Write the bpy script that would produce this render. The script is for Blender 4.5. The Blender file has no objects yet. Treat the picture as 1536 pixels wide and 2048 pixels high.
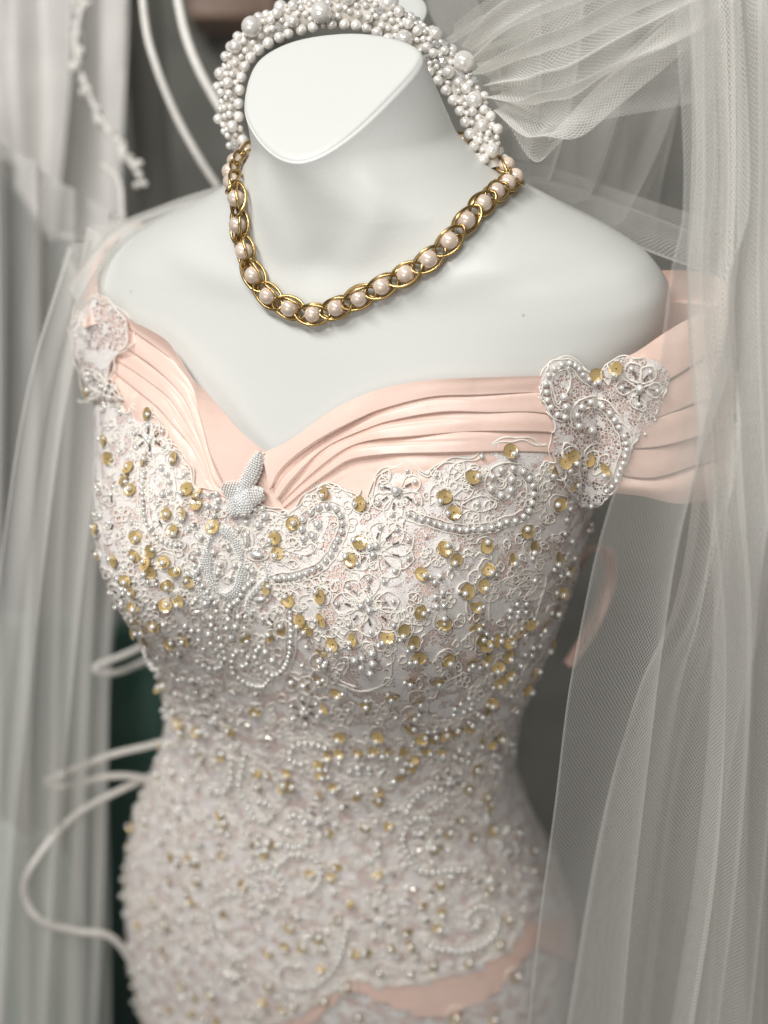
import bpy, math, random
import numpy as np
from mathutils import Vector
from mathutils.bvhtree import BVHTree

R = math.radians
S = 0.01            # everything below is written in centimetres
sc = bpy.context.scene
col = sc.collection

# ------------------------------------------------------------------ camera
AZ, EL, ROLL, DIST, FPX = R(20.0), R(32.0), R(1.5), 81.0, 2600.0
TGT = np.array([2.9, 0.0, -18.5])
CPOS = TGT + DIST * np.array([math.sin(AZ) * math.cos(EL), -math.cos(AZ) * math.cos(EL), math.sin(EL)])
FW = (TGT - CPOS) / DIST
_r = np.cross(FW, [0, 0, 1]); _r /= np.linalg.norm(_r); _u = np.cross(_r, FW)
RT = math.cos(ROLL) * _r + math.sin(ROLL) * _u
UP = -math.sin(ROLL) * _r + math.cos(ROLL) * _u
cam_d = bpy.data.cameras.new('camera'); cam = bpy.data.objects.new('camera', cam_d); col.objects.link(cam)
from mathutils import Matrix
M3 = Matrix((RT, UP, -FW)).transposed()
cam.matrix_world = Matrix.Translation(Vector(CPOS * S)) @ M3.to_4x4()
cam_d.sensor_fit = 'VERTICAL'; cam_d.sensor_height = 24.0
cam_d.lens = 24.0 * FPX / 2048.0
cam_d.clip_start = 0.02; cam_d.clip_end = 50
cam_d.dof.use_dof = True
cam_d.dof.focus_distance = 0.687
cam_d.dof.aperture_fstop = 24.0 * FPX / 2048.0 / 1000 / 0.0150
sc.camera = cam

# ------------------------------------------------------------------ light and exposure
wd = bpy.data.worlds.new('World'); sc.world = wd; wd.use_nodes = True
wd.node_tree.nodes['Background'].inputs[0].default_value = (0.90, 0.89, 0.87, 1)
wd.node_tree.nodes['Background'].inputs[1].default_value = 0.10
def area(name, loc, tgt, sx, sy, power, colr):
    l = bpy.data.lights.new(name, 'AREA'); l.shape = 'RECTANGLE'; l.size = sx; l.size_y = sy
    l.energy = power; l.color = colr
    o = bpy.data.objects.new(name, l); col.objects.link(o); o.location = loc
    o.rotation_euler = (Vector(tgt) - Vector(loc)).to_track_quat('-Z', 'Y').to_euler()
    return o
area('ceiling_panel', (-0.55, -0.75, 1.30), (0, -0.05, -0.1), 0.75, 0.28, 19, (1.0, 0.995, 0.97))
area('ceiling_panel', (0.25, -1.15, 1.35), (0, -0.05, -0.1), 0.75, 0.28, 11.5, (1.0, 0.995, 0.97))
area('front_fill_light', (-0.2, -2.4, 0.25), (0, 0, -0.2), 1.8, 1.4, 12.5, (1.0, 0.95, 0.895))  # unseen broad fill lamp, added in front to brighten the bodice
sc.view_settings.view_transform = 'Standard'; sc.view_settings.look = 'None'
sc.view_settings.exposure = 0.14; sc.view_settings.gamma = 1.0
sc.cycles.use_denoising = True
sc.cycles.transparent_max_bounces = 48
sc.cycles.max_bounces = 10

rng = random.Random(7); nrng = np.random.default_rng(7)

# ------------------------------------------------------------------ helpers
def mesh_obj(name, V, F, m, parent=None, smooth=True, uv=None):
    me = bpy.data.meshes.new(name)
    V = np.asarray(V, float) * S
    me.from_pydata(V.tolist(), [], F if isinstance(F, list) else F.tolist())
    if smooth:
        me.polygons.foreach_set('use_smooth', np.ones(len(me.polygons), bool))
    if uv is not None:
        l = me.uv_layers.new(name='UVMap')
        idx = np.zeros(len(me.loops), int); me.loops.foreach_get('vertex_index', idx)
        l.data.foreach_set('uv', np.asarray(uv, float)[idx].ravel())
    me.materials.append(m)
    o = bpy.data.objects.new(name, me); col.objects.link(o)
    if parent is not None: o.parent = parent
    return o
def thing(name, label, cat, group=None):
    o = bpy.data.objects.new(name, None); col.objects.link(o)
    o['label'] = label; o['category'] = cat
    if group: o['group'] = group
    return o
def grid_faces(nu, nv, wrap=False):
    i, j = np.meshgrid(np.arange(nu - 1), np.arange(nv if wrap else nv - 1), indexing='ij')
    j2 = (j + 1) % nv
    return np.stack([i * nv + j, i * nv + j2, (i + 1) * nv + j2, (i + 1) * nv + j], -1).reshape(-1, 4)
def pix_dir(px, py):
    d = FW + RT * (px - 768) / FPX - UP * (py - 1024) / FPX
    return d / np.linalg.norm(d)
def pix_at(px, py, depth):
    """point on the pixel's ray at a given depth (cm) along the view axis"""
    d = FW + RT * (px - 768) / FPX - UP * (py - 1024) / FPX
    return CPOS + d * depth
def proj(P):
    v = np.asarray(P, float) - CPOS; z = v @ FW
    return np.stack([768 + FPX * (v @ RT) / z, 1024 - FPX * (v @ UP) / z, z], -1)
def make_bvh(V, F):
    return BVHTree.FromPolygons([Vector(v) for v in V], [tuple(int(k) for k in f) for f in F])
def cast(bvh, px, py):
    h = bvh.ray_cast(Vector(CPOS), Vector(pix_dir(px, py)))
    if h[0] is None: return None
    n = np.array(h[1]);
    if n @ FW > 0: n = -n
    return np.array(h[0]), n, h[2]
def pchip(xs, ys):
    xs = np.array(xs, float); ys = np.array(ys, float)
    o = np.argsort(xs); xs = xs[o]; ys = ys[o]
    h = np.diff(xs); d = np.diff(ys) / h; m = np.zeros_like(ys)
    m[0] = d[0]; m[-1] = d[-1]
    for i in range(1, len(xs) - 1):
        if d[i - 1] * d[i] > 0:
            w1 = 2 * h[i] + h[i - 1]; w2 = h[i] + 2 * h[i - 1]
            m[i] = (w1 + w2) / (w1 / d[i - 1] + w2 / d[i])
    def f(x):
        x = np.clip(np.asarray(x, float), xs[0], xs[-1])
        k = np.clip(np.searchsorted(xs, x, 'right') - 1, 0, len(xs) - 2)
        t = (x - xs[k]) / h[k]
        return ((2*t**3-3*t**2+1)*ys[k] + (t**3-2*t**2+t)*h[k]*m[k] + (-2*t**3+3*t**2)*ys[k+1] + (t**3-t**2)*h[k]*m[k+1])
    return f
def smooth_poly(P, n, closed=False):
    """Catmull-Rom through the points, resampled to n points of even arc length"""
    P = np.asarray(P, float)
    Q = np.vstack([P[-1:], P, P[:2]]) if closed else np.vstack([2*P[0]-P[1], P, 2*P[-1]-P[-2]])
    out = []
    for i in range(1, len(Q) - 2):
        t = np.linspace(0, 1, 12, endpoint=False)[:, None]
        a, b, c, d = Q[i-1], Q[i], Q[i+1], Q[i+2]
        out.append(.5*((2*b)+(-a+c)*t+(2*a-5*b+4*c-d)*t*t+(-a+3*b-3*c+d)*t**3))
    out.append(Q[-2][None])
    C = np.vstack(out)
    L = np.r_[0, np.cumsum(np.linalg.norm(np.diff(C, axis=0), axis=1))]
    s = np.linspace(0, L[-1], n)
    return np.stack([np.interp(s, L, C[:, k]) for k in range(C.shape[1])], -1)
def plen(P):
    return np.linalg.norm(np.diff(np.asarray(P, float), axis=0), axis=1).sum()

# ------------------------------------------------------------------ materials
def mat(name):
    m = bpy.data.materials.new(name); m.use_nodes = True
    nt = m.node_tree; b = nt.nodes['Principled BSDF']
    return m, nt, b
def N(nt, t, **kw):
    n = nt.nodes.new(t)
    for k, v in kw.items(): setattr(n, k, v)
    return n
def simple(name, c, rough=.5, metal=0, **kw):
    m, nt, b = mat(name)
    b.inputs['Base Color'].default_value = (*c, 1); b.inputs['Roughness'].default_value = rough
    b.inputs['Metallic'].default_value = metal
    for k, v in kw.items(): b.inputs[k].default_value = v
    return m
def mannequin_mat():
    m, nt, b = mat('mannequin_enamel')
    tc = N(nt, 'ShaderNodeTexCoord'); no = N(nt, 'ShaderNodeTexNoise'); no.inputs['Scale'].default_value = 9
    no.inputs['Detail'].default_value = 6
    nt.links.new(tc.outputs['Object'], no.inputs['Vector'])
    r = N(nt, 'ShaderNodeValToRGB'); r.color_ramp.elements[0].color = (.645, .652, .625, 1); r.color_ramp.elements[1].color = (.69, .697, .672, 1)
    nt.links.new(no.outputs['Fac'], r.inputs[0]); 
    vo = N(nt, 'ShaderNodeTexVoronoi'); vo.inputs['Scale'].default_value = 30
    nt.links.new(tc.outputs['Object'], vo.inputs['Vector'])
    lt = N(nt, 'ShaderNodeMapRange'); lt.inputs[1].default_value = .02; lt.inputs[2].default_value = .035; lt.inputs[3].default_value = .7; lt.inputs[4].default_value = 0
    nt.links.new(vo.outputs['Distance'], lt.inputs[0])
    mx = N(nt, 'ShaderNodeMix', data_type='RGBA'); nt.links.new(lt.outputs[0], mx.inputs[0])
    nt.links.new(r.outputs[0], mx.inputs[6]); mx.inputs[7].default_value = (.40, .38, .33, 1)
    nt.links.new(mx.outputs[2], b.inputs['Base Color'])
    b.inputs['Roughness'].default_value = .38
    n2 = N(nt, 'ShaderNodeTexNoise'); n2.inputs['Scale'].default_value = 420
    nt.links.new(tc.outputs['Object'], n2.inputs['Vector'])
    bp = N(nt, 'ShaderNodeBump'); bp.inputs['Strength'].default_value = .08; bp.inputs['Distance'].default_value = .001
    nt.links.new(n2.outputs['Fac'], bp.inputs['Height']); nt.links.new(bp.outputs[0], b.inputs['Normal'])
    return m
M_BODY = mannequin_mat()
def noise_mix(nt, vec, scale, c1, c2, lo=.35, hi=.65, detail=4):
    no = N(nt, 'ShaderNodeTexNoise'); no.inputs['Scale'].default_value = scale; no.inputs['Detail'].default_value = detail
    nt.links.new(vec, no.inputs['Vector'])
    r = N(nt, 'ShaderNodeValToRGB'); r.color_ramp.elements[0].position = lo; r.color_ramp.elements[1].position = hi
    r.color_ramp.elements[0].color = (*c1, 1); r.color_ramp.elements[1].color = (*c2, 1)
    nt.links.new(no.outputs['Fac'], r.inputs[0])
    return r.outputs[0], no.outputs['Fac']
def satin_mat(name, c1, c2):
    m, nt, b = mat(name)
    tc = N(nt, 'ShaderNodeTexCoord')
    c, f = noise_mix(nt, tc.outputs['Object'], 14, c1, c2)
    nt.links.new(c, b.inputs['Base Color'])
    b.inputs['Roughness'].default_value = .38; b.inputs['Sheen Weight'].default_value = .30
    b.inputs['Sheen Roughness'].default_value = .35; b.inputs['Specular IOR Level'].default_value = .55
    n1 = N(nt, 'ShaderNodeTexNoise'); n1.inputs['Scale'].default_value = 900; n1.inputs['Detail'].default_value = 2
    n2 = N(nt, 'ShaderNodeTexNoise'); n2.inputs['Scale'].default_value = 38; n2.inputs['Detail'].default_value = 3
    for n in (n1, n2): nt.links.new(tc.outputs['Object'], n.inputs['Vector'])
    b1 = N(nt, 'ShaderNodeBump'); b1.inputs['Strength'].default_value = .12; b1.inputs['Distance'].default_value = .0006
    b2 = N(nt, 'ShaderNodeBump'); b2.inputs['Strength'].default_value = .35; b2.inputs['Distance'].default_value = .003
    nt.links.new(n2.outputs['Fac'], b2.inputs['Height']); nt.links.new(n1.outputs['Fac'], b1.inputs['Height'])
    nt.links.new(b2.outputs[0], b1.inputs['Normal']); nt.links.new(b1.outputs[0], b.inputs['Normal'])
    return m
M_SATIN = satin_mat('blush_satin', (.85, .62, .53), (.87, .645, .56))
def lace_mat(name, dense, tint=1.0):
    """lace: net of threads with holes, filled where the motif is dense; UV in cm"""
    m, nt, b = mat(name); L = nt.links.new
    uv = N(nt, 'ShaderNodeUVMap')
    wn = N(nt, 'ShaderNodeTexNoise'); wn.inputs['Scale'].default_value = 1.1; L(uv.outputs[0], wn.inputs['Vector'])
    wa = N(nt, 'ShaderNodeMixRGB', blend_type='ADD'); wa.inputs[0].default_value = .35
    L(uv.outputs[0], wa.inputs[1]); L(wn.outputs['Color'], wa.inputs[2])
    vo = N(nt, 'ShaderNodeTexVoronoi', feature='DISTANCE_TO_EDGE'); vo.inputs['Scale'].default_value = 5.2; vo.inputs['Randomness'].default_value = .8
    L(wa.outputs[0], vo.inputs['Vector'])
    th = N(nt, 'ShaderNodeMapRange'); th.inputs[1].default_value = .085; th.inputs[2].default_value = .14
    th.inputs[3].default_value = 1; th.inputs[4].default_value = 0
    L(vo.outputs['Distance'], th.inputs[0])
    dn = N(nt, 'ShaderNodeTexNoise'); dn.inputs['Scale'].default_value = .85; dn.inputs['Detail'].default_value = 2.5
    L(uv.outputs[0], dn.inputs['Vector'])
    dm = N(nt, 'ShaderNodeMapRange'); dm.inputs[1].default_value = dense; dm.inputs[2].default_value = dense + .03
    L(dn.outputs['Fac'], dm.inputs[0])
    fn = N(nt, 'ShaderNodeTexNoise'); fn.inputs['Scale'].default_value = 15; fn.inputs['Detail'].default_value = 3
    L(uv.outputs[0], fn.inputs['Vector'])
    pin = N(nt, 'ShaderNodeMapRange'); pin.inputs[1].default_value = .33; pin.inputs[2].default_value = .43
    pin.inputs[3].default_value = .62
    L(fn.outputs['Fac'], pin.inputs[0])
    mu = N(nt, 'ShaderNodeMath', operation='MULTIPLY'); L(dm.outputs[0], mu.inputs[0]); L(pin.outputs[0], mu.inputs[1])
    al = N(nt, 'ShaderNodeMath', operation='MAXIMUM'); L(mu.outputs[0], al.inputs[0]); L(th.outputs[0], al.inputs[1])
    L(al.outputs[0], b.inputs['Alpha'])
    c, f = noise_mix(nt, uv.outputs[0], 3.0, tuple(x*tint for x in (.82, .76, .73)), tuple(x*tint for x in (.90, .86, .835)))
    L(c, b.inputs['Base Color']); b.inputs['Roughness'].default_value = .75; b.inputs['Sheen Weight'].default_value = .2
    ad = N(nt, 'ShaderNodeMath', operation='ADD'); L(fn.outputs['Fac'], ad.inputs[0]); L(al.outputs[0], ad.inputs[1])
    bp = N(nt, 'ShaderNodeBump'); bp.inputs['Strength'].default_value = .7; bp.inputs['Distance'].default_value = .0008
    L(ad.outputs[0], bp.inputs['Height']); L(bp.outputs[0], b.inputs['Normal'])
    return m
M_LACE = lace_mat('ivory_corded_lace', .465)
M_LACE_NET = lace_mat('ivory_lace_net', .53)
def thread_mat(name, c):
    m, nt, b = mat(name); tc = N(nt, 'ShaderNodeTexCoord')
    k, f = noise_mix(nt, tc.outputs['Object'], 260, tuple(x*.86 for x in c), c)
    nt.links.new(k, b.inputs['Base Color']); b.inputs['Roughness'].default_value = .62
    bp = N(nt, 'ShaderNodeBump'); bp.inputs['Strength'].default_value = .6; bp.inputs['Distance'].default_value = .0006
    nt.links.new(f, bp.inputs['Height']); nt.links.new(bp.outputs[0], b.inputs['Normal'])
    return m
M_IVORY = thread_mat('ivory_band', (.60, .56, .50))
M_CORD = thread_mat('ivory_cord', (.90, .85, .78))
M_WCORD = thread_mat('white_cord', (.84, .81, .76))
def pearl_mat(name, c1, c2, metal=.35, rough=.2):
    m, nt, b = mat(name)
    oi = N(nt, 'ShaderNodeObjectInfo'); tc = N(nt, 'ShaderNodeTexCoord')
    c, f = noise_mix(nt, tc.outputs['Object'], 90, c1, c2, .3, .7)
    hs = N(nt, 'ShaderNodeHueSaturation'); nt.links.new(c, hs.inputs['Color'])
    mr = N(nt, 'ShaderNodeMapRange'); mr.inputs[3].default_value = .88; mr.inputs[4].default_value = 1.08
    nt.links.new(oi.outputs['Random'], mr.inputs[0]); nt.links.new(mr.outputs[0], hs.inputs['Value'])
    nt.links.new(hs.outputs[0], b.inputs['Base Color'])
    b.inputs['Roughness'].default_value = rough; b.inputs['Metallic'].default_value = metal
    b.inputs['Coat Weight'].default_value = .9; b.inputs['Coat Roughness'].default_value = .06
    return m
M_PEARL = pearl_mat('white_pearl', (.78, .77, .74), (.86, .85, .82), .45, .17)
M_PEARL_BIG = pearl_mat('ivory_pearl', (.86, .82, .77), (.94, .91, .87), .30, .14)
M_PEARL_PINK = pearl_mat('cream_pearl', (.82, .66, .54), (.88, .74, .63), .25, .18)
M_SEED = pearl_mat('seed_bead', (.88, .88, .87), (.94, .94, .93), .0, .1)
def sequin_mat():
    m, nt, b = mat('amber_sequin'); oi = N(nt, 'ShaderNodeObjectInfo'); tc = N(nt, 'ShaderNodeTexCoord')
    c, f = noise_mix(nt, tc.outputs['Object'], 300, (.50, .345, .125), (.76, .575, .29), .3, .7)
    hs = N(nt, 'ShaderNodeHueSaturation'); nt.links.new(c, hs.inputs['Color'])
    mr = N(nt, 'ShaderNodeMapRange'); mr.inputs[3].default_value = .75; mr.inputs[4].default_value = 1.2
    nt.links.new(oi.outputs['Random'], mr.inputs[0]); nt.links.new(mr.outputs[0], hs.inputs['Value'])
    nt.links.new(hs.outputs[0], b.inputs['Base Color'])
    b.inputs['Metallic'].default_value = .25; b.inputs['Roughness'].default_value = .16; b.inputs['Coat Weight'].default_value = .6
    return m
M_SEQ = sequin_mat()
M_BUGLE = simple('silver_lined_bead', (.34, .32, .29), .12, .85)
M_CRYSTAL = simple('clear_crystal', (.93, .94, .95), .04, 0, **{'Transmission Weight': .75, 'IOR': 1.55, 'Coat Weight': .5})
def gold_mat():
    m, nt, b = mat('worn_gold'); tc = N(nt, 'ShaderNodeTexCoord')
    c, f = noise_mix(nt, tc.outputs['Object'], 60, (.40, .27, .10), (.66, .47, .21))
    nt.links.new(c, b.inputs['Base Color']); b.inputs['Metallic'].default_value = 1; b.inputs['Roughness'].default_value = .24
    return m
M_GOLD = gold_mat()
def tulle_mat(name, c, base, thread, pitch):
    """sheer net: threads and holes in UV (cm), denser where the cloth turns edge-on"""
    m = bpy.data.materials.new(name); m.use_nodes = True; nt = m.node_tree; L = nt.links.new
    nt.nodes.remove(nt.nodes['Principled BSDF']); out = nt.nodes['Material Output']
    uv = N(nt, 'ShaderNodeUVMap'); se = N(nt, 'ShaderNodeSeparateXYZ'); L(uv.outputs[0], se.inputs[0])
    nz = N(nt, 'ShaderNodeTexNoise'); nz.inputs['Scale'].default_value = .9; nz.inputs['Detail'].default_value = 2; L(uv.outputs[0], nz.inputs['Vector'])
    def wave(ku, kv):
        a = N(nt, 'ShaderNodeMath', operation='MULTIPLY'); L(se.outputs[0], a.inputs[0]); a.inputs[1].default_value = ku
        b_ = N(nt, 'ShaderNodeMath', operation='MULTIPLY_ADD'); L(se.outputs[1], b_.inputs[0]); b_.inputs[1].default_value = kv; L(a.outputs[0], b_.inputs[2])
        w = N(nt, 'ShaderNodeMath', operation='MULTIPLY_ADD'); L(nz.outputs['Fac'], w.inputs[0]); w.inputs[1].default_value = 3.0; L(b_.outputs[0], w.inputs[2])
        s_ = N(nt, 'ShaderNodeMath', operation='SINE'); L(w.outputs[0], s_.inputs[0])
        p = N(nt, 'ShaderNodeMath', operation='ABSOLUTE'); L(s_.outputs[0], p.inputs[0])
        r = N(nt, 'ShaderNodeMapRange'); r.inputs[1].default_value = .15; r.inputs[2].default_value = .6; r.inputs[3].default_value = 1; r.inputs[4].default_value = 0
        L(p.outputs[0], r.inputs[0]); return r.outputs[0]
    k = math.pi/pitch
    mxm = N(nt, 'ShaderNodeMath', operation='MAXIMUM'); L(wave(k*.87, k*.5), mxm.inputs[0]); L(wave(k*.87, -k*.5), mxm.inputs[1])
    a1 = N(nt, 'ShaderNodeMath', operation='MULTIPLY_ADD'); L(mxm.outputs[0], a1.inputs[0]); a1.inputs[1].default_value = thread; a1.inputs[2].default_value = base
    lw = N(nt, 'ShaderNodeLayerWeight'); lw.inputs['Blend'].default_value = .5
    pw = N(nt, 'ShaderNodeMath', operation='POWER'); L(lw.outputs['Facing'], pw.inputs[0]); pw.inputs[1].default_value = 2.6
    a2 = N(nt, 'ShaderNodeMath', operation='MULTIPLY_ADD', use_clamp=True); L(pw.outputs[0], a2.inputs[0]); a2.inputs[1].default_value = .6; L(a1.outputs[0], a2.inputs[2])
    di = N(nt, 'ShaderNodeBsdfDiffuse'); di.inputs[0].default_value = (*c, 1)
    tr = N(nt, 'ShaderNodeBsdfTranslucent'); tr.inputs[0].default_value = (*c, 1)
    mx = N(nt, 'ShaderNodeMixShader'); mx.inputs[0].default_value = .4; L(di.outputs[0], mx.inputs[1]); L(tr.outputs[0], mx.inputs[2])
    tp = N(nt, 'ShaderNodeBsdfTransparent'); m2 = N(nt, 'ShaderNodeMixShader')
    L(a2.outputs[0], m2.inputs[0]); L(tp.outputs[0], m2.inputs[1]); L(mx.outputs[0], m2.inputs[2]); L(m2.outputs[0], out.inputs[0])
    return m
M_TULLE = tulle_mat('ivory_tulle', (.88, .865, .83), .12, .42, .155)
M_TULLE_FAR = tulle_mat('soft_tulle', (.90, .89, .86), .30, .22, .20)

# ------------------------------------------------------------------ the mannequin's surface
W = pchip([-75,-62,-56,-50,-43,-37,-33,-28,-22,-18,-14,-11,-8,-6,-4.5,-3,-1.5,0,1.5,3,4.5,14],
          [17.5,18.3,18,16.6,13.8,12.3,12.4,13.5,14.7,15.2,15.8,16.8,17.6,17.7,17.4,16.3,14.0,10.9,8.2,6.5,5.6,5.1])
YF = pchip([-75,-55,-45,-37,-30,-25,-20,-15,-10,-6,-3,-1,1,3,6,14], [-10.5,-10.3,-9.5,-8.6,-8.8,-9,-9,-8.3,-7.2,-6.05,-5.1,-4.55,-4.45,-4.6,-5.2,-7.2])
YB = pchip([-75,-55,-45,-37,-30,-20,-12,-5,0,2,4,14], [12,13,10,8,8.5,10.8,12,11,8.8,7.3,6.4,3.6])
XO = pchip([-75,-30,-15,-5,0,3,14], [0,0,0,.5,.6,.4,-2.6])
TILT = pchip([-75,-40,-25,-12,-4,3,14], [0,0,.02,.07,.11,.11,.11])
def ring(z, th):
    a = W(z); yf = YF(z); yb = YB(z); n = 2.15
    c, s = np.cos(th), np.sin(th)
    ux = np.sign(c)*np.abs(c)**(2/n); uy = np.sign(s)*np.abs(s)**(2/n)
    cy = (yf+yb)/2
    x = a*ux; y = cy+(yb-yf)/2*uy
    fr = np.clip((cy+1-y)/6, 0, 1); fr = fr*fr*(3-2*fr)
    dz = z+17.5; sz = np.where(dz > 0, 6.0, 7.5)
    b = sum(5.0*np.exp(-((x-sx*8.0)/5.2)**2/1.7-(dz/sz)**2/1.4) for sx in (-1, 1))
    # neck tendons running to the pit, and collar bones
    xs = 1.3+np.clip(z+2.5, 0, 9)*.42; env = np.exp(-((z-1.5)/3.2)**2)
    b = b+sum(.16*env*np.exp(-((x-sx*xs)/1.1)**2) for sx in (-1, 1))-.25*np.exp(-(x/1.3)**2-((z+1.2)/1.5)**2)
    zc_ = -2.6+.13*np.abs(x)
    b = b+.28*np.exp(-((z-zc_)/.95)**2)*np.exp(-((np.abs(x)-7)/4.5)**2)
    return np.stack([x+XO(z), y-b*fr, z+TILT(z)*x], -1)
NT = 288
TH = np.linspace(0, 2*np.pi, NT, endpoint=False)
ZS = np.r_[np.arange(-75, -8, .6), np.arange(-8, 1.3, .25)]
rows = [ring(np.full(NT, z), TH) for z in ZS]
# the neck: rings rise to a slanted cut, higher at the back and at the mannequin's left
def neckpt(t):
    z1 = np.full(NT, 8.0)
    for _ in range(12):
        q = ring(z1, TH); z1 = 6.9 + .03*q[:, 0] + .60*(q[:, 1]+1)
    return ring(ZS[-1]*(1-t)+z1*t, TH)
for t in np.linspace(0, 1, 40)[1:-1]: rows.append(neckpt(t))
edge0 = neckpt(1.0); c0 = edge0.mean(0)
pn = np.cross(edge0[0]-c0, edge0[NT//4]-c0); pn /= np.linalg.norm(pn)
RIM = smooth_poly([(488,218),(493,165),(515,120),(560,90),(620,72),(700,64),(770,70),(822,86),(843,106),(828,138),(785,186),(740,232),(700,268),(660,297),(625,315),(590,322),(555,312),(525,287),(502,255)], 200, True)[:-1]
RP = []
for x, y in RIM:                                     # where each rim pixel's ray meets the plane of the cut
    d = pix_dir(x, y); RP.append(CPOS+d*((c0-CPOS)@pn)/(d@pn))
RP = np.array(RP); rc_ = RP.mean(0)
ang = np.unwrap(np.arctan2(RP[:, 1]-rc_[1], RP[:, 0]-rc_[0]))
if ang[-1] < ang[0]: ang, RP = ang[::-1], RP[::-1]
aa = np.r_[ang-2*np.pi, ang, ang+2*np.pi, ang+4*np.pi]; PP = np.vstack([RP]*4)
edge = np.stack([np.interp(TH, aa, PP[:, k]) for k in range(3)], -1)
for i_, t in enumerate(np.linspace(0, 1, 40)[1:-1]):
    k_ = len(ZS)+i_; rows[k_] = rows[k_]+(edge-edge0)*(t*t*(3-2*t)*.55+t*.45)
cen = edge.mean(0)
nrm = np.cross(edge[0]-cen, edge[NT//4]-cen); nrm /= np.linalg.norm(nrm)
print('cap', edge.min(0), edge.max(0), edge0.min(0), edge0.max(0), cen, nrm, proj(edge[::36]).round(), proj(cen))
for k, (sh, dn) in enumerate(((1.0, -.16), (.988, -.07), (.968, -.01), (.94, .02), (.90, .03), (.86, .04), (.7, .07), (.45, .09), (.2, .1), (.0005, .1))):
    rows.append(cen+(edge-cen)*sh+nrm*dn)
BV = np.concatenate(rows); BF = grid_faces(len(rows), NT, True)
body = make_bvh(BV, BF)
mq = mesh_obj('mannequin', BV, BF, M_BODY)
mq['label'] = 'white headless mannequin bust with slanted cut neck'; mq['category'] = 'mannequin'

# ------------------------------------------------------------------ helper surfaces for the dress (never linked)
G = BV.reshape(len(rows), NT, 3)
NR_T = len(ZS)                                      # torso rows
du = np.roll(G, -1, 1)-np.roll(G, 1, 1); dv = np.gradient(G, axis=0)
GN = np.cross(du, dv); GN /= np.linalg.norm(GN, axis=2)[..., None]+1e-9
def arm_proxy(a, b, ra, rb, nseg=60, nr=48):
    a, b = np.array(a, float), np.array(b, float); d = (b-a)/np.linalg.norm(b-a)
    e = np.cross(d, [0, 1, 0]); e /= np.linalg.norm(e); f = np.cross(d, e)
    V = []
    for k in range(-12, nseg):
        t = k/nseg
        r = ra+(rb-ra)*max(t, 0)
        if k < 0:
            q = -k/12.0; c = a-d*ra*math.sin(q*math.pi/2); r = ra*math.cos(q*math.pi/2)+1e-3
        else: c = a+(b-a)*t
        for j in range(nr):
            p = 2*math.pi*j/nr; V.append(c+e*r*math.cos(p)+f*r*math.sin(p))
    return np.array(V), grid_faces(nseg+12, nr, True)
def skin(off):
    V = [(G[:NR_T]+GN[:NR_T]*off).reshape(-1, 3)]; F = [grid_faces(NR_T, NT, True)]; n = len(V[0])
    for a, b, ra, rb in (((16.8, 2.6, -5.0), (21.5, 2.2, -32), 5.4, 5.4), ((-16.2, 2.6, -9.2), (-20.5, 2.2, -34), 5.0, 5.0)):
        v, f = arm_proxy(a, b, ra+off, rb+off); V.append(v); F.append(f+n); n += len(v)
    return np.concatenate(V), np.concatenate(F)
SV, SF = skin(.38); dressb = make_bvh(SV, SF)
bodiceb = make_bvh(SV[:NR_T*NT], SF[:(NR_T-1)*NT])
def on_dress(px, py, off=0.):
    bv = bodiceb if py > 1012 else dressb             # below the straps only the bodice itself
    h = cast(bv, px, py)
    if h is None:
        for k in range(1, 12):                      # slid off the edge: step back towards the body
            h = cast(bv, px+(700-px)*.012*k, py)
            if h: break
        if h is None: return None
    n = h[1]
    return h[0]+n*off, n
torsob = make_bvh((G[:NR_T]).reshape(-1, 3), grid_faces(NR_T, NT, True))
def rowcol(px, py):
    """pixel -> (row, column) of the torso grid"""
    h = cast(torsob, px, py)
    if h is None: return None
    return h[2]//NT+.5, h[2] % NT+.5
def grid_at(r, c, off):
    """torso grid at float rows r and columns c, pushed out by off"""
    r = np.clip(r, 0, NR_T-1.001); r0 = r.astype(int); fr = (r-r0)[..., None]
    c = c % NT; c0 = c.astype(int) % NT; c1 = (c0+1) % NT; fc = (c-np.floor(c))[..., None]
    def s_(A): return (A[r0, c0]*(1-fc)+A[r0, c1]*fc)*(1-fr)+(A[r0+1, c0]*(1-fc)+A[r0+1, c1]*fc)*fr
    return s_(G)+s_(GN)*(off if np.isscalar(off) else off[..., None])
def top_rows(curve, back_z, cols):
    """row of a traced edge for every column; back_z where the edge is out of sight"""
    rc = [rowcol(*p) for p in smooth_poly(curve, 160)]; rc = np.array([q for q in rc if q])
    o = np.argsort(rc[:, 1]); rc = rc[o]
    rb = np.interp(back_z, ZS, np.arange(len(ZS)))
    c0, c1 = rc[0, 1], rc[-1, 1]
    out = np.interp(cols, rc[:, 1], rc[:, 0])
    fade = np.clip(np.maximum(c0-cols, cols-c1)/22, 0, 1)
    return out*(1-fade)+rb*fade
COLS = np.linspace(NT*.25, NT*1.25, 577)             # from the centre back round the front (column NT*.75) and back
def layer(name, top, bot, nrow, off, m, parent, cols=COLS):
    t = np.linspace(0, 1, nrow)[:, None]
    r = top[None]*(1-t)+bot[None]*t
    P = grid_at(r, np.repeat(cols[None], nrow, 0), off)
    z = np.interp(r, np.arange(NR_T), ZS)
    uv = np.stack([np.repeat((cols*2*np.pi/NT*13.5)[None], nrow, 0), z], -1)
    return mesh_obj(name, P.reshape(-1, 3), grid_faces(nrow, len(cols)), m, parent, uv=uv.reshape(-1, 2))

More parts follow.
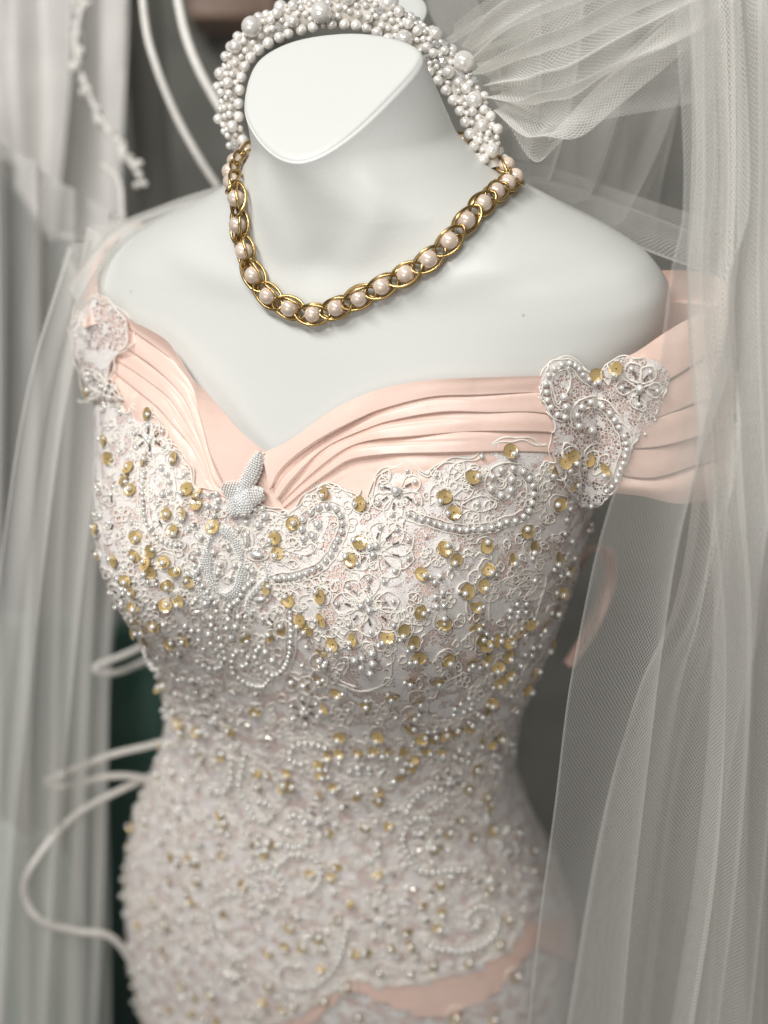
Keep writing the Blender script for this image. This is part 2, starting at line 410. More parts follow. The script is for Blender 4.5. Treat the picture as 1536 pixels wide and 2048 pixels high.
# ------------------------------------------------------------------ the dress
dress = thing('wedding_dress', 'blush satin off-shoulder gown with ivory beaded lace on the mannequin', 'dress')
R_LINES = [[(528,906),(585,880),(680,815),(760,780),(860,760),(1000,753),(1090,750),(1180,745),(1268,705),(1334,662),(1400,625),(1470,590)],
  [(546,973),(573,932),(637,882),(719,837),(773,814),(865,791),(956,787),(1079,784),(1180,800),(1300,770),(1400,715),(1478,670)],
  [(559,996),(591,955),(650,896),(728,859),(796,837),(887,821),(978,822),(1088,823),(1190,850),(1300,835),(1400,795),(1482,760)],
  [(564,1005),(600,969),(660,919),(705,891),(755,878),(819,871),(910,862),(1001,859),(1106,862),(1200,890),(1300,890),(1400,865),(1485,845)],
  [(568,1015),(610,980),(660,945),(705,918),(773,907),(865,903),(956,900),(1033,900),(1120,905),(1200,935),(1300,950),(1400,925),(1485,905)],
  [(572,1050),(640,1040),(705,1025),(773,1010),(865,985),(956,960),(1033,945),(1130,955),(1217,985),(1287,995),(1358,1010),(1420,1000),(1485,970)]]
L_LINES = [[(538,906),(487,860),(437,796),(401,755),(373,714),(346,682),(305,657),(269,641),(225,608),(205,590)],
  [(470,985),(446,937),(428,896),(410,828),(392,773),(364,737),(319,696),(273,663),(225,630),(195,612)],
  [(462,992),(433,960),(419,924),(401,865),(383,810),(355,773),(305,728),(255,694),(215,660),(185,640)],
  [(455,998),(428,974),(410,920),(383,856),(346,798),(291,756),(237,718),(205,690),(178,670)],
  [(448,1004),(420,965),(401,925),(373,875),(328,822),(273,777),(232,742),(200,715),(172,700)],
  [(440,1040),(400,1010),(340,940),(270,860),(222,790),(190,750),(168,735)]]
def drape(name, lines, m, parent, hmax, nu=170, sub=16, wrap=None):
    Ls = [smooth_poly(l, nu) for l in lines]
    V = []; UV = []; rown = 0
    for k in range(len(Ls)-1):
        for s_ in range(sub):
            q = s_/(sub-1.0)
            for i in range(nu):
                w = np.linalg.norm(Ls[k+1][i]-Ls[k][i])/33.0
                fd = min(1, max(0, (i/nu-(.20 if wrap is not None else .35))/.25)); H = min(.62*(1-fd)+(.17+.12*max(0, i/nu-.6))*fd, .56*w)
                last = k == len(Ls)-2
                h = H*math.sqrt(max(0, 1-(1-q)**2.2))
                if last: h = .16*math.sin(min(1, q*2)*math.pi*.5)*(1-q*.4)-.18*q*q if i < nu*.68 or hmax < .3 else .3*math.sin(q*math.pi)
                if k == 0: h = H*(.55+.45*math.sin(q*math.pi*.5))+(.25 if wrap is not None else .75)*math.sin(math.pi*min(1, i/nu*1.05))*(1-q)**1.5
                # the fold's lower lip hangs a little over the next crease
                qq = q+(.10*max(0, q-.55)/.45 if not last else 0)
                p = Ls[k][i]*(1-qq)+Ls[k+1][i]*qq
                if 0 < k < len(Ls)-1: h -= (1-fd)*min(.16, .2*w)*math.exp(-((q-.42-.1*math.sin(i*.07+k))/.085)**2)
                wob = .05*math.sin(i*.11+k*2.1)+.04*math.sin(i*.043*(k+1)+k)+.016*math.sin(i*.17+q*3.2+k*1.7)*math.sin(i*.05+k)+.010*math.sin(q*9+i*.035+k*3)*fd
                d = on_dress(p[0], p[1], -.1+h+wob*min(1, w))
                if d is None: d = (np.array(V[-1]), None)
                V.append(d[0]); UV.append((i*.2, rown*.1))
            rown += 1
    V = np.array(V).reshape(rown, nu, 3)
    if wrap is not None:                              # the sleeve turns round the upper arm to the back
        a, d, n2 = wrap; ex = []
        e = V[:, -1]-a; c0 = np.outer(e@d, d); rad = e-c0; q = np.cross(d, rad)
        for k in range(1, n2+1):
            t = k*.09; ex.append(a+c0+rad*math.cos(t)*(1-.02*k)+q*math.sin(t)*(1-.02*k))
        V = np.concatenate([V, np.stack(ex, 1)], 1)
    nn = V.shape[1]
    UV = np.stack(np.meshgrid(np.arange(nn)*.2, np.arange(rown)*.1), -1)
    return mesh_obj(name, V.reshape(-1, 3), grid_faces(rown, nn), m, parent, uv=UV.reshape(-1, 2))
_d = np.array((21.5, 2.2, -32))-np.array((16.8, 2.6, -5.0)); _d /= np.linalg.norm(_d)
drape('neckline_drape', R_LINES, M_SATIN, dress, .42, wrap=(np.array((16.8, 2.6, -5.0)), -_d, 24))
drape('neckline_drape', L_LINES, M_SATIN, dress, .42)
SL = []
for k, (a_, b_) in enumerate(zip(smooth_poly([(226,640,77.6),(200,600,78.2),(196,550,79.6),(214,505,81.2),(244,470,83.5),(290,450,88)], 40), smooth_poly([(165,655,78.2),(168,600,79.0),(178,545,80.4),(197,500,82.0),(226,462,84.5),(275,440,89)], 40))):
    for j in range(9):
        t = j/8.; q = a_*(1-t)+b_*t; SL.append(pix_at(q[0], q[1], q[2]-.5*math.sin(t*math.pi)-.12*math.cos(t*19)))
mesh_obj('shoulder_strap', SL, grid_faces(40, 9), M_SATIN, dress)
# smooth satin between the two pleated sides, under the beaded bud
neck_curve = [p for p in smooth_poly(L_LINES[1][::-1], 30)]+[(490,948),(530,922),(546,940)]+[p for p in smooth_poly(R_LINES[2], 40)[:24]]
satin_top = top_rows(neck_curve, -9.0, COLS)
HEM = [(160,2030),(330,2066),(470,2072),(600,2050),(660,2012),(700,1975),(764,1999),(855,2025),(955,2002),(1010,1956),(1062,1890)]
hem_bot = top_rows(HEM, -58, COLS)
hem_bot = np.minimum(hem_bot, np.interp(-50, ZS, np.arange(len(ZS))))
layer('satin_bodice', satin_top, hem_bot, 120, .30, M_SATIN, dress)
low = np.full(len(COLS), 1.0)
layer('lace_skirt', np.full(len(COLS), np.interp(-48, ZS, np.arange(len(ZS)))), low, 60, .16, M_LACE, dress)
layer('satin_lining', np.full(len(COLS), np.interp(-46, ZS, np.arange(len(ZS)))), low, 60, .08, M_SATIN, dress)
LACE_TOP = [(168,735),(215,762),(259,810),(290,822),(314,838),(323,883),(355,903),(376,930),(382,951),(392,981),(442,985),(470,1000),(505,1010),(545,1020),(577,1028),(598,1014),(618,990),(640,977),(672,975),(700,992),(725,1003),(741,1010),(748,969),(768,945),(792,937),(822,932),(845,948),(860,955),(872,938),(892,926),(928,921),(956,917),(978,895),(1001,885),(1047,879),(1075,893),(1092,892),(1140,912),(1195,960)]
LACE_BOT = [(170,2000),(260,2030),(330,2048),(430,2056),(520,2050),(600,2026),(655,1990),(698,1958),(760,1966),(823,1967),(882,1950),(955,1931),(1019,1890),(1050,1840)]
lace_top = top_rows(LACE_TOP, -12, COLS); lace_bot = top_rows(LACE_BOT, -52, COLS)
layer('lace_bodice', lace_top, lace_bot, 150, .36, M_LACE, dress)

# ---- lace patches on the straps
def inpoly(x, y, poly):
    c = False; n = len(poly)
    for i in range(n):
        x1, y1 = poly[i]; x2, y2 = poly[i-1]
        if (y1 > y) != (y2 > y) and x < (x2-x1)*(y-y1)/(y2-y1)+x1: c = not c
    return c
def patch(name, poly, off, m, step=5):
    B = smooth_poly(poly, 140, closed=True)[:-1]; c = B.mean(0)
    V = []; UV = []; nr = 22
    for k in range(nr):
        t = k/(nr-1.0)
        for b in B:
            p = c+(b-c)*max(t, .01); d = on_dress(p[0], p[1], off)
            V.append(d[0]); UV.append(p/33.0)
    return mesh_obj(name, V, grid_faces(nr, len(B), True), m, dress, uv=UV)
STRAP_R = [(1077,787),(1092,733),(1131,719),(1170,737),(1194,748),(1233,717),(1280,713),(1327,729),(1334,768),(1307,834),(1280,866),(1268,889),(1248,944),(1226,985),(1196,1012),(1160,1005),(1125,970),(1100,905),(1105,850)]
STRAP_L = [(152,650),(172,608),(215,602),(262,640),(262,690),(238,715),(222,770),(195,800),(168,740)]
patch('strap_lace', STRAP_R, .24, M_LACE_NET); patch('strap_lace', STRAP_L, .36, M_LACE_NET)

# ---- traced bead work.  Crops of the photograph: origin and scale
CR = {'C2': (520, 960, 380/1536), 'C3': (820, 860, 380/1536), 'C4': (560, 1220, 380/1536), 'C5': (820, 1180, 380/1536),
      'C6': (250, 880, 380/1536), 'C7': (360, 1140, 280/1536), 'C8': (1040, 690, 320/1536), 'Z5': (200, 1300, 700/1536), 'Z6': (700, 1300, 700/1536)}
def cp(c, x, y):
    ox, oy, k = CR[c]; return ox+x*k, oy+y*k
PEARLS = []      # px, py, radius in px, lift
SEQ = []         # px, py
BUG = []         # px, py, angle
OVAL = []        # px, py, length, angle
CORDS = []       # (polyline, closed, lift)
CAPI = set()
def P_(c, x, y, r=4.6, lift=0): PEARLS.append((*cp(c, x, y), r, lift))
seqs = {
 'C2': '532,105 518,133;820,195 780,200;275,350 290,350;130,470 95,487;155,585 135,607;815,510 772,485;740,650 710,620;1490,140 1455,172;1490,560 1508,530;1305,755 1322,768 1370,775;240,970 225,930;500,940 475,900;335,1130 325,1170;395,1200 380,1218;510,1125 475,1125;195,1205 185,1165;90,1255 85,1230;760,1280 738,1300 735,1345;600,1320 595,1345 630,1385;515,1380 497,1440;480,1470 540,1475 495,1495;1030,1260 995,1295 962,1328;1160,1205 1155,1245 1130,1280;1235,1300 1222,1330 1188,1365;1280,1425 1250,1445 1205,1460;1290,1065 1315,1068 1355,1045;1480,1155 1475,1105 1482,1150;1500,1450 1525,1460',
 'C3': '805,165 835,183;510,380 545,370;280,540 242,578;350,665 300,672;1200,590 1170,590;935,815 927,790;278,955 298,932;365,1045 350,1070 316,1112;610,935 610,898;985,940 980,980 975,1028;815,1045 828,1070;1185,1035 1170,1072 1145,1118;1275,1140 1245,1145 1200,1168 1270,1165;620,1120 640,1140 685,1160;580,1255 595,1270;455,1300 430,1310 385,1298;525,1420 540,1430 578,1420;1220,1315 1210,1322 1165,1305;1180,1470 1170,1475 1125,1470',
 'C4': '320,555 330,560 360,550;105,575 108,560;215,610 207,585;465,665 480,680 515,660;365,780 345,795;695,765 705,758 703,712;905,690 900,695 873,660;1065,560 1050,570 1005,565;1350,390 1372,415;1275,560 1275,575;1115,715 1130,735;1050,850 1085,850 1120,825;1050,945 1080,930;490,1010 475,1030;795,1010 780,1035;390,1165 390,1185;480,1150 490,1170;635,1135 630,1160;760,1120 755,1145 730,1160;880,1130 830,1155 870,1155;1000,1130 945,1175 980,1165;1085,1195 1060,1220 1015,1220;1060,1265 990,1270 1035,1285;315,1235 330,1265 375,1275;330,1320 350,1335 395,1335;970,1345 920,1360;430,1425 440,1440 480,1420;625,1500 635,1455;800,1460 780,1430;70,1410 40,1395',
 'C5': '520,290 540,297 578,265;555,385 575,380 605,340;605,435 630,425 650,380;690,395 715,390 727,350;790,410 808,405 800,362;880,345 900,345 885,300;960,270 995,250 985,222;1070,275 1060,310 1040,350;490,560 488,585 465,625;610,550 600,580 552,610;780,525 795,540;700,610 690,635 645,658;790,680 795,695 825,670;715,740 710,755 660,770;1140,440 1105,480;985,670 1020,640;930,800 960,810;605,990 570,1000 540,985;650,900 650,915 615,910;470,1100 490,1065 465,1050;375,1130 375,1110;90,1185 118,1165 140,1125;190,1190 205,1160 195,1120;285,1160 290,1145 285,1105;715,1180 725,1190;570,1210 560,1240;255,1290 260,1315;540,1430 545,1445',
 'C8': '945,205 930,255;765,265 795,318;470,1040 490,1100;395,1095 425,1170;325,1200 295,1240;475,1320 495,1305;695,1070 668,1138;855,1165 850,1215',
 'C6': '160,165 175,160;400,150 390,170;50,405 55,400;505,395 465,430;340,600 345,605;470,600 465,640;395,735 400,760;95,785 110,800;90,930 80,945;320,980 315,985;205,1060 170,1075;15,1130 20,1140;340,1170 345,1180;65,1220 60,1230;435,1290 425,1315;75,1340 85,1350;240,1490 240,1480;160,1520 150,1530',
 'Z5': '535,465 545,445;690,530 680,520;800,600 810,590;840,600 850,590;530,720 545,710;545,760 555,750;680,850 700,845;760,850 745,835;720,890 735,870;345,935 350,925;425,935 430,920;430,1010 440,1000;290,1200 300,1195;220,1240 230,1235;375,1290 385,1280;835,1215 845,1205;860,1170 870,1160;960,1265 965,1250;975,1310 985,1300;890,1300 900,1290;740,1470 750,1460;490,1510 500,1500;850,1560 855,1550;985,1540 990,1530;660,1600 670,1590;260,550 265,545;430,355 440,350;360,360 365,355;100,1080 115,1075;205,760 210,750;330,270 335,262;280,150 290,145;1085,1475 1090,1465',
 'Z6': '75,1325 65,1320;180,1305 175,1300;265,1295 265,1290;130,1410 130,1405;265,1415 265,1410;365,1380 365,1370;520,1370 520,1360;655,1290 650,1285;690,1180 690,1175;400,1145 400,1155;380,1215 390,1220;610,1045 610,1040;370,870 365,860;430,800 435,790;620,790 625,780;480,740 485,735;515,605 515,600;595,640 595,635;550,520 550,515;40,1610 40,1600;465,1610 465,1600;625,1620 630,1610;730,1430 730,1420'}
for c, t in seqs.items():
    for it in t.split(';'):
        q = [tuple(map(float, a.split(','))) for a in it.split()]
        SEQ.append(cp(c, *q[0]))
        for k, b in enumerate(q[1:]): P_(c, *b, 5.6 if k == 0 else 4.2, 4.0 if k == 0 else 2.5)
strings = [
 ('C2', '440,450 365,470 350,395 360,318 420,260 485,222 557,212 625,235 660,288 675,350 668,417 640,482 612,543 582,600 540,652 490,700 440,730 385,752 335,765 290,778 250,787 210,790 165,795 130,790', 7.2, 5.2),
 ('C7', '1222,455 1222,525 1230,590 1230,655 1228,718 1222,780 1220,842 1213,900 1200,942 1190,985 1170,1022 1150,1060 1115,1095 1075,1130 1025,1140 960,1110 900,1060 855,1000 830,940 845,870 880,830', 4.4, 5),
 ('C7', '980,1190 950,1230 920,1260 885,1265 845,1260 800,1250 755,1235 700,1205 650,1165 590,1110 575,1050 570,985 590,920 625,880 690,870 750,940 735,1015 690,1035', 4.4, 5),
 ('C7', '810,15 805,105 760,150 710,200 675,262 640,320 600,350 550,385 530,430 535,525 515,620 440,725 460,810', 5.2, 5.6),
 ('C7', '175,20 210,90 250,165 300,230 345,290 385,350 400,440 345,510 345,590 400,630', 4.6, 5),
 ('C7', '400,860 435,930 460,1000 440,1050 390,1075 330,1060 270,1030', 4.4, 4.4),
 ('C6', '1000,1025 1035,1055 1035,1130 1005,1165', 5.6, 5.6),
 ('C6', '590,900 550,950 565,1010 575,1060 600,1120', 5, 5),
 ('C6', '310,440 365,420 365,340 345,280 300,230', 5.5, 5),
 ('C6', '165,260 155,300 148,345 146,390 148,435 150,480 152,520 156,560 160,600 168,645 180,685 205,725 235,760 265,790 300,815 335,835 375,845 415,850 450,850', 4.0, 4.0),
 ('C3', '-8,680 40,705 95,725 150,735 200,755 243,768 293,785 343,793 400,803 455,808 510,795 577,797 653,785 717,762 775,738 842,728 907,692 952,645 975,580 988,512 983,440 957,383 910,330 825,305 733,318 663,375 650,468 728,522 808,480 815,393', 5.0, 7.2),
 ('C8', '690,350 632,310 580,265 545,215 510,180 460,160 382,175 315,213 260,275 228,360 238,437 245,513 275,582 335,650 402,672', 5.0, 6.0),
 ('C8', '530,750 517,650 562,573 648,527 735,540 820,563 883,625 928,690 968,760 1013,845 1028,915 1035,975 1020,1040 1000,1105 985,1160 963,1220 945,1278 900,1330 855,1375', 6.4, 4.6)]
def offset_line(P, d):
    T = np.gradient(P, axis=0); T /= np.linalg.norm(T, axis=1)[:, None]+1e-9
    d = np.broadcast_to(d, (len(P),))[:, None]
    return P+np.stack([-T[:, 1], T[:, 0]], -1)*d
def outline(P, d):
    A_ = smooth_poly(P, max(16, int(plen(P)/7)))
    e0 = A_[0]-A_[1]; e0 = e0/np.linalg.norm(e0); e1 = A_[-1]-A_[-2]; e1 = e1/np.linalg.norm(e1)
    C = np.vstack([(A_[0]+e0*d)[None], offset_line(A_, d), (A_[-1]+e1*d)[None], offset_line(A_, -d)[::-1]])
    CORDS.append((C+nrng.normal(0, .7, C.shape), True, .02))
for c, t, r0, r1 in strings:
    q = np.array([cp(c, *map(float, a.split(','))) for a in t.split()])
    for k, p in enumerate(q): PEARLS.append((p[0], p[1], r0+(r1-r0)*k/(len(q)-1), 0))
    outline(q, 10.5)
# strings in the blurred lower half: path only, beads laid along it
paths = [('Z5', '885,495 840,485 835,455 845,425 870,408 930,405 990,425'), ('Z5', '575,470 580,520 575,560 560,600 530,620 490,612'),
 ('Z5', '640,450 620,540 612,600 640,660 665,705 700,745 745,742 762,700 735,668 700,662'), ('Z5', '845,752 828,738 850,718 890,735 912,780 915,825 890,852 850,862 795,850'),
 ('Z5', '780,945 815,910 855,895 905,897 950,922 972,972 952,1030 910,1062'), ('Z5', '655,975 700,953 750,960 792,992 800,1040 775,1072'),
 ('Z5', '1085,1215 1072,1270 1052,1345 1020,1400 980,1442 930,1470 870,1477 810,1462 783,1430 790,1395 825,1373 870,1382'),
 ('Z5', '470,1120 520,1080 580,1060 640,1075 670,1110'), ('Z5', '480,1150 500,1240 540,1310 600,1350 640,1330'), ('Z5', '430,40 480,75 530,65 550,30 545,0'),
 ('Z6', '350,700 395,675 425,645 410,612 370,598 330,610 290,640 260,682 248,705'), ('Z6', '285,797 325,792 350,745 300,733 262,750 238,792 230,832 245,882 270,930 300,960 345,972 430,962 500,960'),
 ('Z6', '565,1185 545,1222 518,1195 512,1165 542,1130 590,1123 632,1150 646,1192 630,1242 590,1282 540,1306 480,1316 420,1312 370,1300 335,1275')]
for c, t in paths:
    q = np.array([cp(c, *map(float, a.split(','))) for a in t.split()]); n = int(plen(smooth_poly(q, 60))/11.6)
    for k, p in enumerate(smooth_poly(q, n)): PEARLS.append((p[0], p[1], 4.9, 0))
    outline(q, 9.0)
loose = [('C2', '478,358', 8), ('C2', '895,545 945,530 920,605', 7), ('C2', '885,970 825,1012 890,1048', 7), ('C2', '1450,775 1408,825 1470,905 1412,940 1420,1015 1480,1010', 5.4),
 ('C4', '612,390 750,335 755,415', 7.6), ('C4', '670,375 660,450 735,495', 6.4), ('C4', '800,275 220,290 335,390 375,420 325,440 370,455 185,440', 4.6),
 ('C4', '665,1230 720,1265 630,1265 565,1290 640,1305 725,1305', 5.6), ('C5', '855,108 930,105 800,160 865,170 925,172 795,215 858,208', 5),
 ('C5', '470,865 405,908 355,950 430,975 485,945 350,995 495,905', 5), ('C5', '985,460 1040,445 920,515 975,520 885,605', 4.8), ('C5', '395,1285 360,1340 415,1360 465,1380 470,1310', 4.6),
 ('C7', '650,495 615,600 570,715 950,880 1025,970 320,680 285,350', 6.6), ('C7', '340,790 260,845 205,750 210,650 60,600 130,650', 5),
 ('C6', '680,445 745,435 760,485 670,528 745,548 725,610', 5.6), ('C6', '1120,552 1060,562 1015,605 985,660', 5.2), ('C6', '1140,615 1085,685', 7),
 ('C6', '838,870 720,905 770,1000 750,1070 855,1105 890,1010', 5.4), ('C8', '415,572 397,478 650,785', 8), ('C8', '1295,710 1200,850 715,1515', 4),
 ('C3', '1285,632 1255,718 1240,832 1300,895 1320,1033 1495,595', 4.6), ('C3', '1475,755 1430,805 1500,800', 5.2), ('C3', '240,1178 195,1225 260,1320 205,1345 210,1420 268,1415', 5)]
for c, t, r in loose:
    for a in t.split(): P_(c, *map(float, a.split(',')), r)
flowers = [('C2', (1105, 90), 9.5, '990,55 1255,15 1265,185 1070,280 960,190'), ('C2', (920, 570), 0, '975,385 1110,400 1200,485 1200,630 1090,735 795,680'),
 ('C2', (870, 1010), 0, '630,1000 1080,980 725,1165 900,1225 1080,1170 720,855 885,800'), ('C8', (1150, 385), 8, '1080,205 1240,238 988,385 1140,543 1310,415')]
def petal(c0, p, w=.62, over=11):
    c0 = np.array(c0); p = np.array(p); d = p-c0; L_ = np.linalg.norm(d); d /= L_; n = np.array([-d[1], d[0]]); L_ += over
    t = np.linspace(0, 1, 13); prof = np.sin(np.pi*t**1.35)**.75*w*L_*.5+1.2
    a = c0+d*(L_*(.18+.82*t))[:, None]
    C = np.vstack([a+n*prof[:, None], (a-n*prof[:, None])[::-1]])
    CORDS.append((C+nrng.normal(0, .45, C.shape), True, .02))
for c, ctr, rb, t in flowers:
    cc = np.array(cp(c, *ctr))
    if rb: PEARLS.append((*cc, rb, 1))
    for a in t.split():
        p = np.array(cp(c, *map(float, a.split(',')))); PEARLS.append((*p, 5, 0)); petal(cc, p)
        d = cc-p; BUG.append((*(p+d*.36), math.atan2(d[1], d[0])))
# blurred flowers of the left side and the lower bodice
for cx, cy, r in ((300,880,40),(262,1330,42),(430,1440,44),(520,1700,44),(360,1620,40),(860,1690,46),(610,1420,36),(980,1760,40),(470,1950,40),(760,1840,46),(330,1850,40),(900,1560,34),(640,1640,40),(250,1180,36)):
    n = rng.randint(5, 6); a0 = rng.random()*6
    for k in range(3): PEARLS.append((cx+5*math.cos(a0+k*2.1), cy+5*math.sin(a0+k*2.1), 5.0, 0))
    for k in range(n):
        a = a0+2*math.pi*k/n; p = np.array((cx+r*math.cos(a)*.8, cy+r*.72*math.sin(a))); PEARLS.append((*p, 4.4, 0)); petal((cx, cy), p, .7, 9)
        BUG.append((*(p*.6+np.array((cx, cy))*.4), a))
for c, x, y, l, a in (('C6', 985, 800, 32, 88), ('C6', 1070, 920, 32, 4), ('C6', 1095, 1275, 28, -15), ('C7', 745, 640, 24, 62), ('C7', 690, 705, 22, -60), ('C7', 190, 440, 20, -10), ('C7', 262, 530, 20, 80), ('C6', 690, 705, 18, -45), ('C6', 600, 790, 20, 50), ('C6', 525, 1080, 22, 40)):
    p = cp(c, x, y); OVAL.append((*p, l, math.radians(a)))
    t = np.linspace(0, 2*np.pi, 18)[:-1]; ca, sa = math.cos(math.radians(a)), math.sin(math.radians(a))
    e = np.stack([np.cos(t)*l*.72, np.sin(t)*l*.42], -1); CORDS.append((np.stack([p[0]+e[:, 0]*ca-e[:, 1]*sa, p[1]+e[:, 0]*sa+e[:, 1]*ca], -1), True, .02))
# finger-shaped cord loops beside the paisleys
for c, t in (('C2', '150,560 280,490'), ('C2', '220,590 440,540'), ('C2', '160,660 300,690'), ('C3', '280,470 420,270'), ('C3', '310,560 490,500'), ('C3', '360,610 670,590'), ('C3', '380,690 540,680'), ('C3', '150,640 230,450'),
             ('C2', '30,1220 140,1060'), ('C2', '120,1240 170,1080'), ('C8', '560,1240 420,940'), ('C8', '600,1230 670,950'), ('C8', '700,1270 850,1050'), ('C3', '700,1240 1030,1180'), ('C3', '760,1370 1010,1240'), ('C3', '880,1390 1070,1290'), ('C8', '870,400 840,205'), ('C8', '340,640 400,210'), ('C8', '1060,440 1190,590')):
    a, b = [np.array(cp(c, *map(float, k.split(',')))) for k in t.split()]
    petal(a, b, .36, 4)
# big leaf outlines
for c, t in (('C3', '640,1536 640,1400 700,1240 860,1180 1080,1160 1095,1230 1040,1420 1000,1536'), ('C4', '610,620 480,560 440,470 470,400 540,385 560,440 520,520'), ('C4', '800,330 890,340 895,540 800,620 650,655 520,610'), ('C5', '200,870 260,760 420,680 560,690 640,760'), ('C5', '150,900 140,990 220,1050 400,1040 540,980'), ('C4', '420,1310 440,1270 560,1250 640,1230'), ('C4', '900,1200 900,1290 820,1350 600,1370 450,1330')):
    q = np.array([cp(c, *map(float, a.split(','))) for a in t.split()]); CORDS.append((smooth_poly(q, 40)+nrng.normal(0, .5, (40, 2)), False, .02))
for x, y in SEQ:                                      # a cord runs round most sequins
    if rng.random() < .75:
        a0 = rng.random()*6.28; t = np.linspace(.5, 5.8, 14)+a0
        C = np.stack([x+18.5*np.cos(t), y+18.5*np.sin(t)], -1)
        C = np.vstack([C[:1]+(C[0]-np.array((x, y)))*.6, C, C[-1:]+(C[-1]-np.array((x, y)))*.6])
        CORDS.append((C+nrng.normal(0, 1.0, C.shape), False, .02))
# ---- fill: small pearls, sequins and cord squiggles over the rest of the lace
LACE_POLY = LACE_TOP[:-2]+[(1150,1150),(1135,1180),(1095,1300),(1045,1430),(1015,1520),(1020,1620),(1060,1700),(1080,1790)]+LACE_BOT[::-1]+[(225,1900),(235,1780),(250,1650),(300,1500),(325,1420),(280,1320),(230,1240),(190,1120),(195,1000),(205,900),(190,820)]
occ = np.array([(p[0], p[1]) for p in PEARLS]+SEQ+[(b[0], b[1]) for b in BUG])
seed_poly = [[(x*380/1536+250, y*380/1536+880) for x, y in q] for q in (
  [(1105,95),(1135,130),(1110,240),(1060,360),(1150,390),(1155,470),(1060,520),(1000,610),(880,615),(800,545),(785,450),(800,360),(900,300),(935,310),(945,250),(1020,160)],
  [(830,670),(760,690),(680,790),(620,900),(615,1040),(660,1180),(780,1270),(900,1270),(960,1180),(985,1080),(960,960),(950,780),(900,690)],
  [(1110,985),(1180,1010),(1185,1110),(1110,1190),(1020,1270),(1000,1350),(1050,1400),(1000,1415),(960,1340),(985,1240),(1080,1160),(1130,1090)])]
ring_hole = [(x*380/1536+250, y*380/1536+880) for x, y in [(815,770),(740,850),(700,980),(720,1120),(800,1180),(890,1150),(915,1020),(890,850)]]
def in_seed(x, y): return any(inpoly(x, y, q) for q in seed_poly) and not inpoly(x, y, ring_hole)
pts = []
for _ in range(9000):
    x, y = rng.uniform(140, 1150), rng.uniform(640, 2048)
    if not inpoly(x, y, LACE_POLY): continue
    foc = 540 < x and y < 1480
    if in_seed(x, y): continue
    if len(pts) and np.min(np.hypot(*(np.array(pts)-(x, y)).T)) < (25 if foc else 23): continue
    pts.append((x, y))
for x, y in pts:
    foc = 540 < x and y < 1480
    dmin = np.min(np.hypot(occ[:, 0]-x, occ[:, 1]-y))
    u = rng.random()
    if not foc and dmin > 17 and u < .78:
        if u < .27: SEQ.append((x, y)); PEARLS.append((x+rng.uniform(-7, 7), y+rng.uniform(-6, 6), 4.6, 3.5))
        else:
            for k in range(rng.choice((1, 1, 2, 3))): PEARLS.append((x+rng.uniform(-9, 9), y+rng.uniform(-9, 9), rng.uniform(3.4, 4.8), 0))
            if u > .60: BUG.append((x+8, y, rng.random()*3))
    elif foc and dmin > 24 and u < .35: PEARLS.append((x, y, rng.uniform(3.6, 4.8), 0))
    if foc and (dmin < 12 or rng.random() < .1): continue
    # small motif: a spray of one to five petals
    n = rng.choice((1, 1, 2, 3, 3, 5)); a0 = rng.random()*6.28; L0 = rng.uniform(13, 19)*(1.25 if n < 3 else .95)
    spread = 2*math.pi/5 if n == 5 else .75
    cx, cy = (x, y) if n == 5 else (x-math.cos(a0)*L0*.5, y-math.sin(a0)*L0*.5)
    for k in range(n):
        a = a0+(k-(n-1)/2)*spread
        petal((cx, cy), (cx+L0*math.cos(a), cy+L0*math.sin(a)), .62 if n > 1 else .5, 2)
    if n == 3 and rng.random() < .6:                  # a stem curling away
        t = np.linspace(0, 1, 8); q = np.stack([cx-np.cos(a0+1.2*t)*26*t, cy-np.sin(a0+1.2*t)*26*t], -1); CORDS.append((q, False, .02))
# scalloped cord along the lace's upper and lower edges
for E_ in (LACE_TOP[:-2], LACE_BOT, STRAP_R+STRAP_R[:1], STRAP_L+STRAP_L[:1]):
    q = smooth_poly(E_, int(plen(E_)/7)); k = np.arange(len(q))
    CORDS.append((offset_line(q, 1.5*np.sin(k*1.1)+2.0*np.sin(k*.37)), False, .03))
    CORDS.append((offset_line(q, -6+2.5*np.sin(k*.8+1)), False, .03))
def patch_lift(x, y):
    if x < 270 and y < 800: return .38
    return .26 if x > 1070 and y < 1060 and inpoly(x, y, STRAP_R) else 0.
def tube(P, r, ns, closed):
    P = np.asarray(P, float); n = len(P)
    T = (np.roll(P, -1, 0)-np.roll(P, 1, 0)) if closed else np.gradient(P, axis=0)
    T /= np.linalg.norm(T, axis=1)[:, None]+1e-9
    ref = np.cross(T, [.3, -.8, .5]); ref /= np.linalg.norm(ref, axis=1)[:, None]+1e-9; bi = np.cross(T, ref)
    a = np.arange(ns)*2*np.pi/ns
    V = P[:, None]+(ref[:, None]*np.cos(a)[None, :, None]+bi[:, None]*np.sin(a)[None, :, None])*(r if np.isscalar(r) else np.asarray(r)[:, None, None])
    V = V.reshape(-1, 3); F = grid_faces(n, ns, True)
    if closed:
        j = np.arange(ns); F = np.vstack([F, np.stack([(n-1)*ns+j, (n-1)*ns+(j+1) % ns, (j+1) % ns, j], -1)])
    return V, F
def to_surface(C, lift):
    out = []
    for x, y in C:
        d = on_dress(x, y, lift+patch_lift(x, y))
        if d is not None: out.append(d[0])
    return np.array(out)
built = []
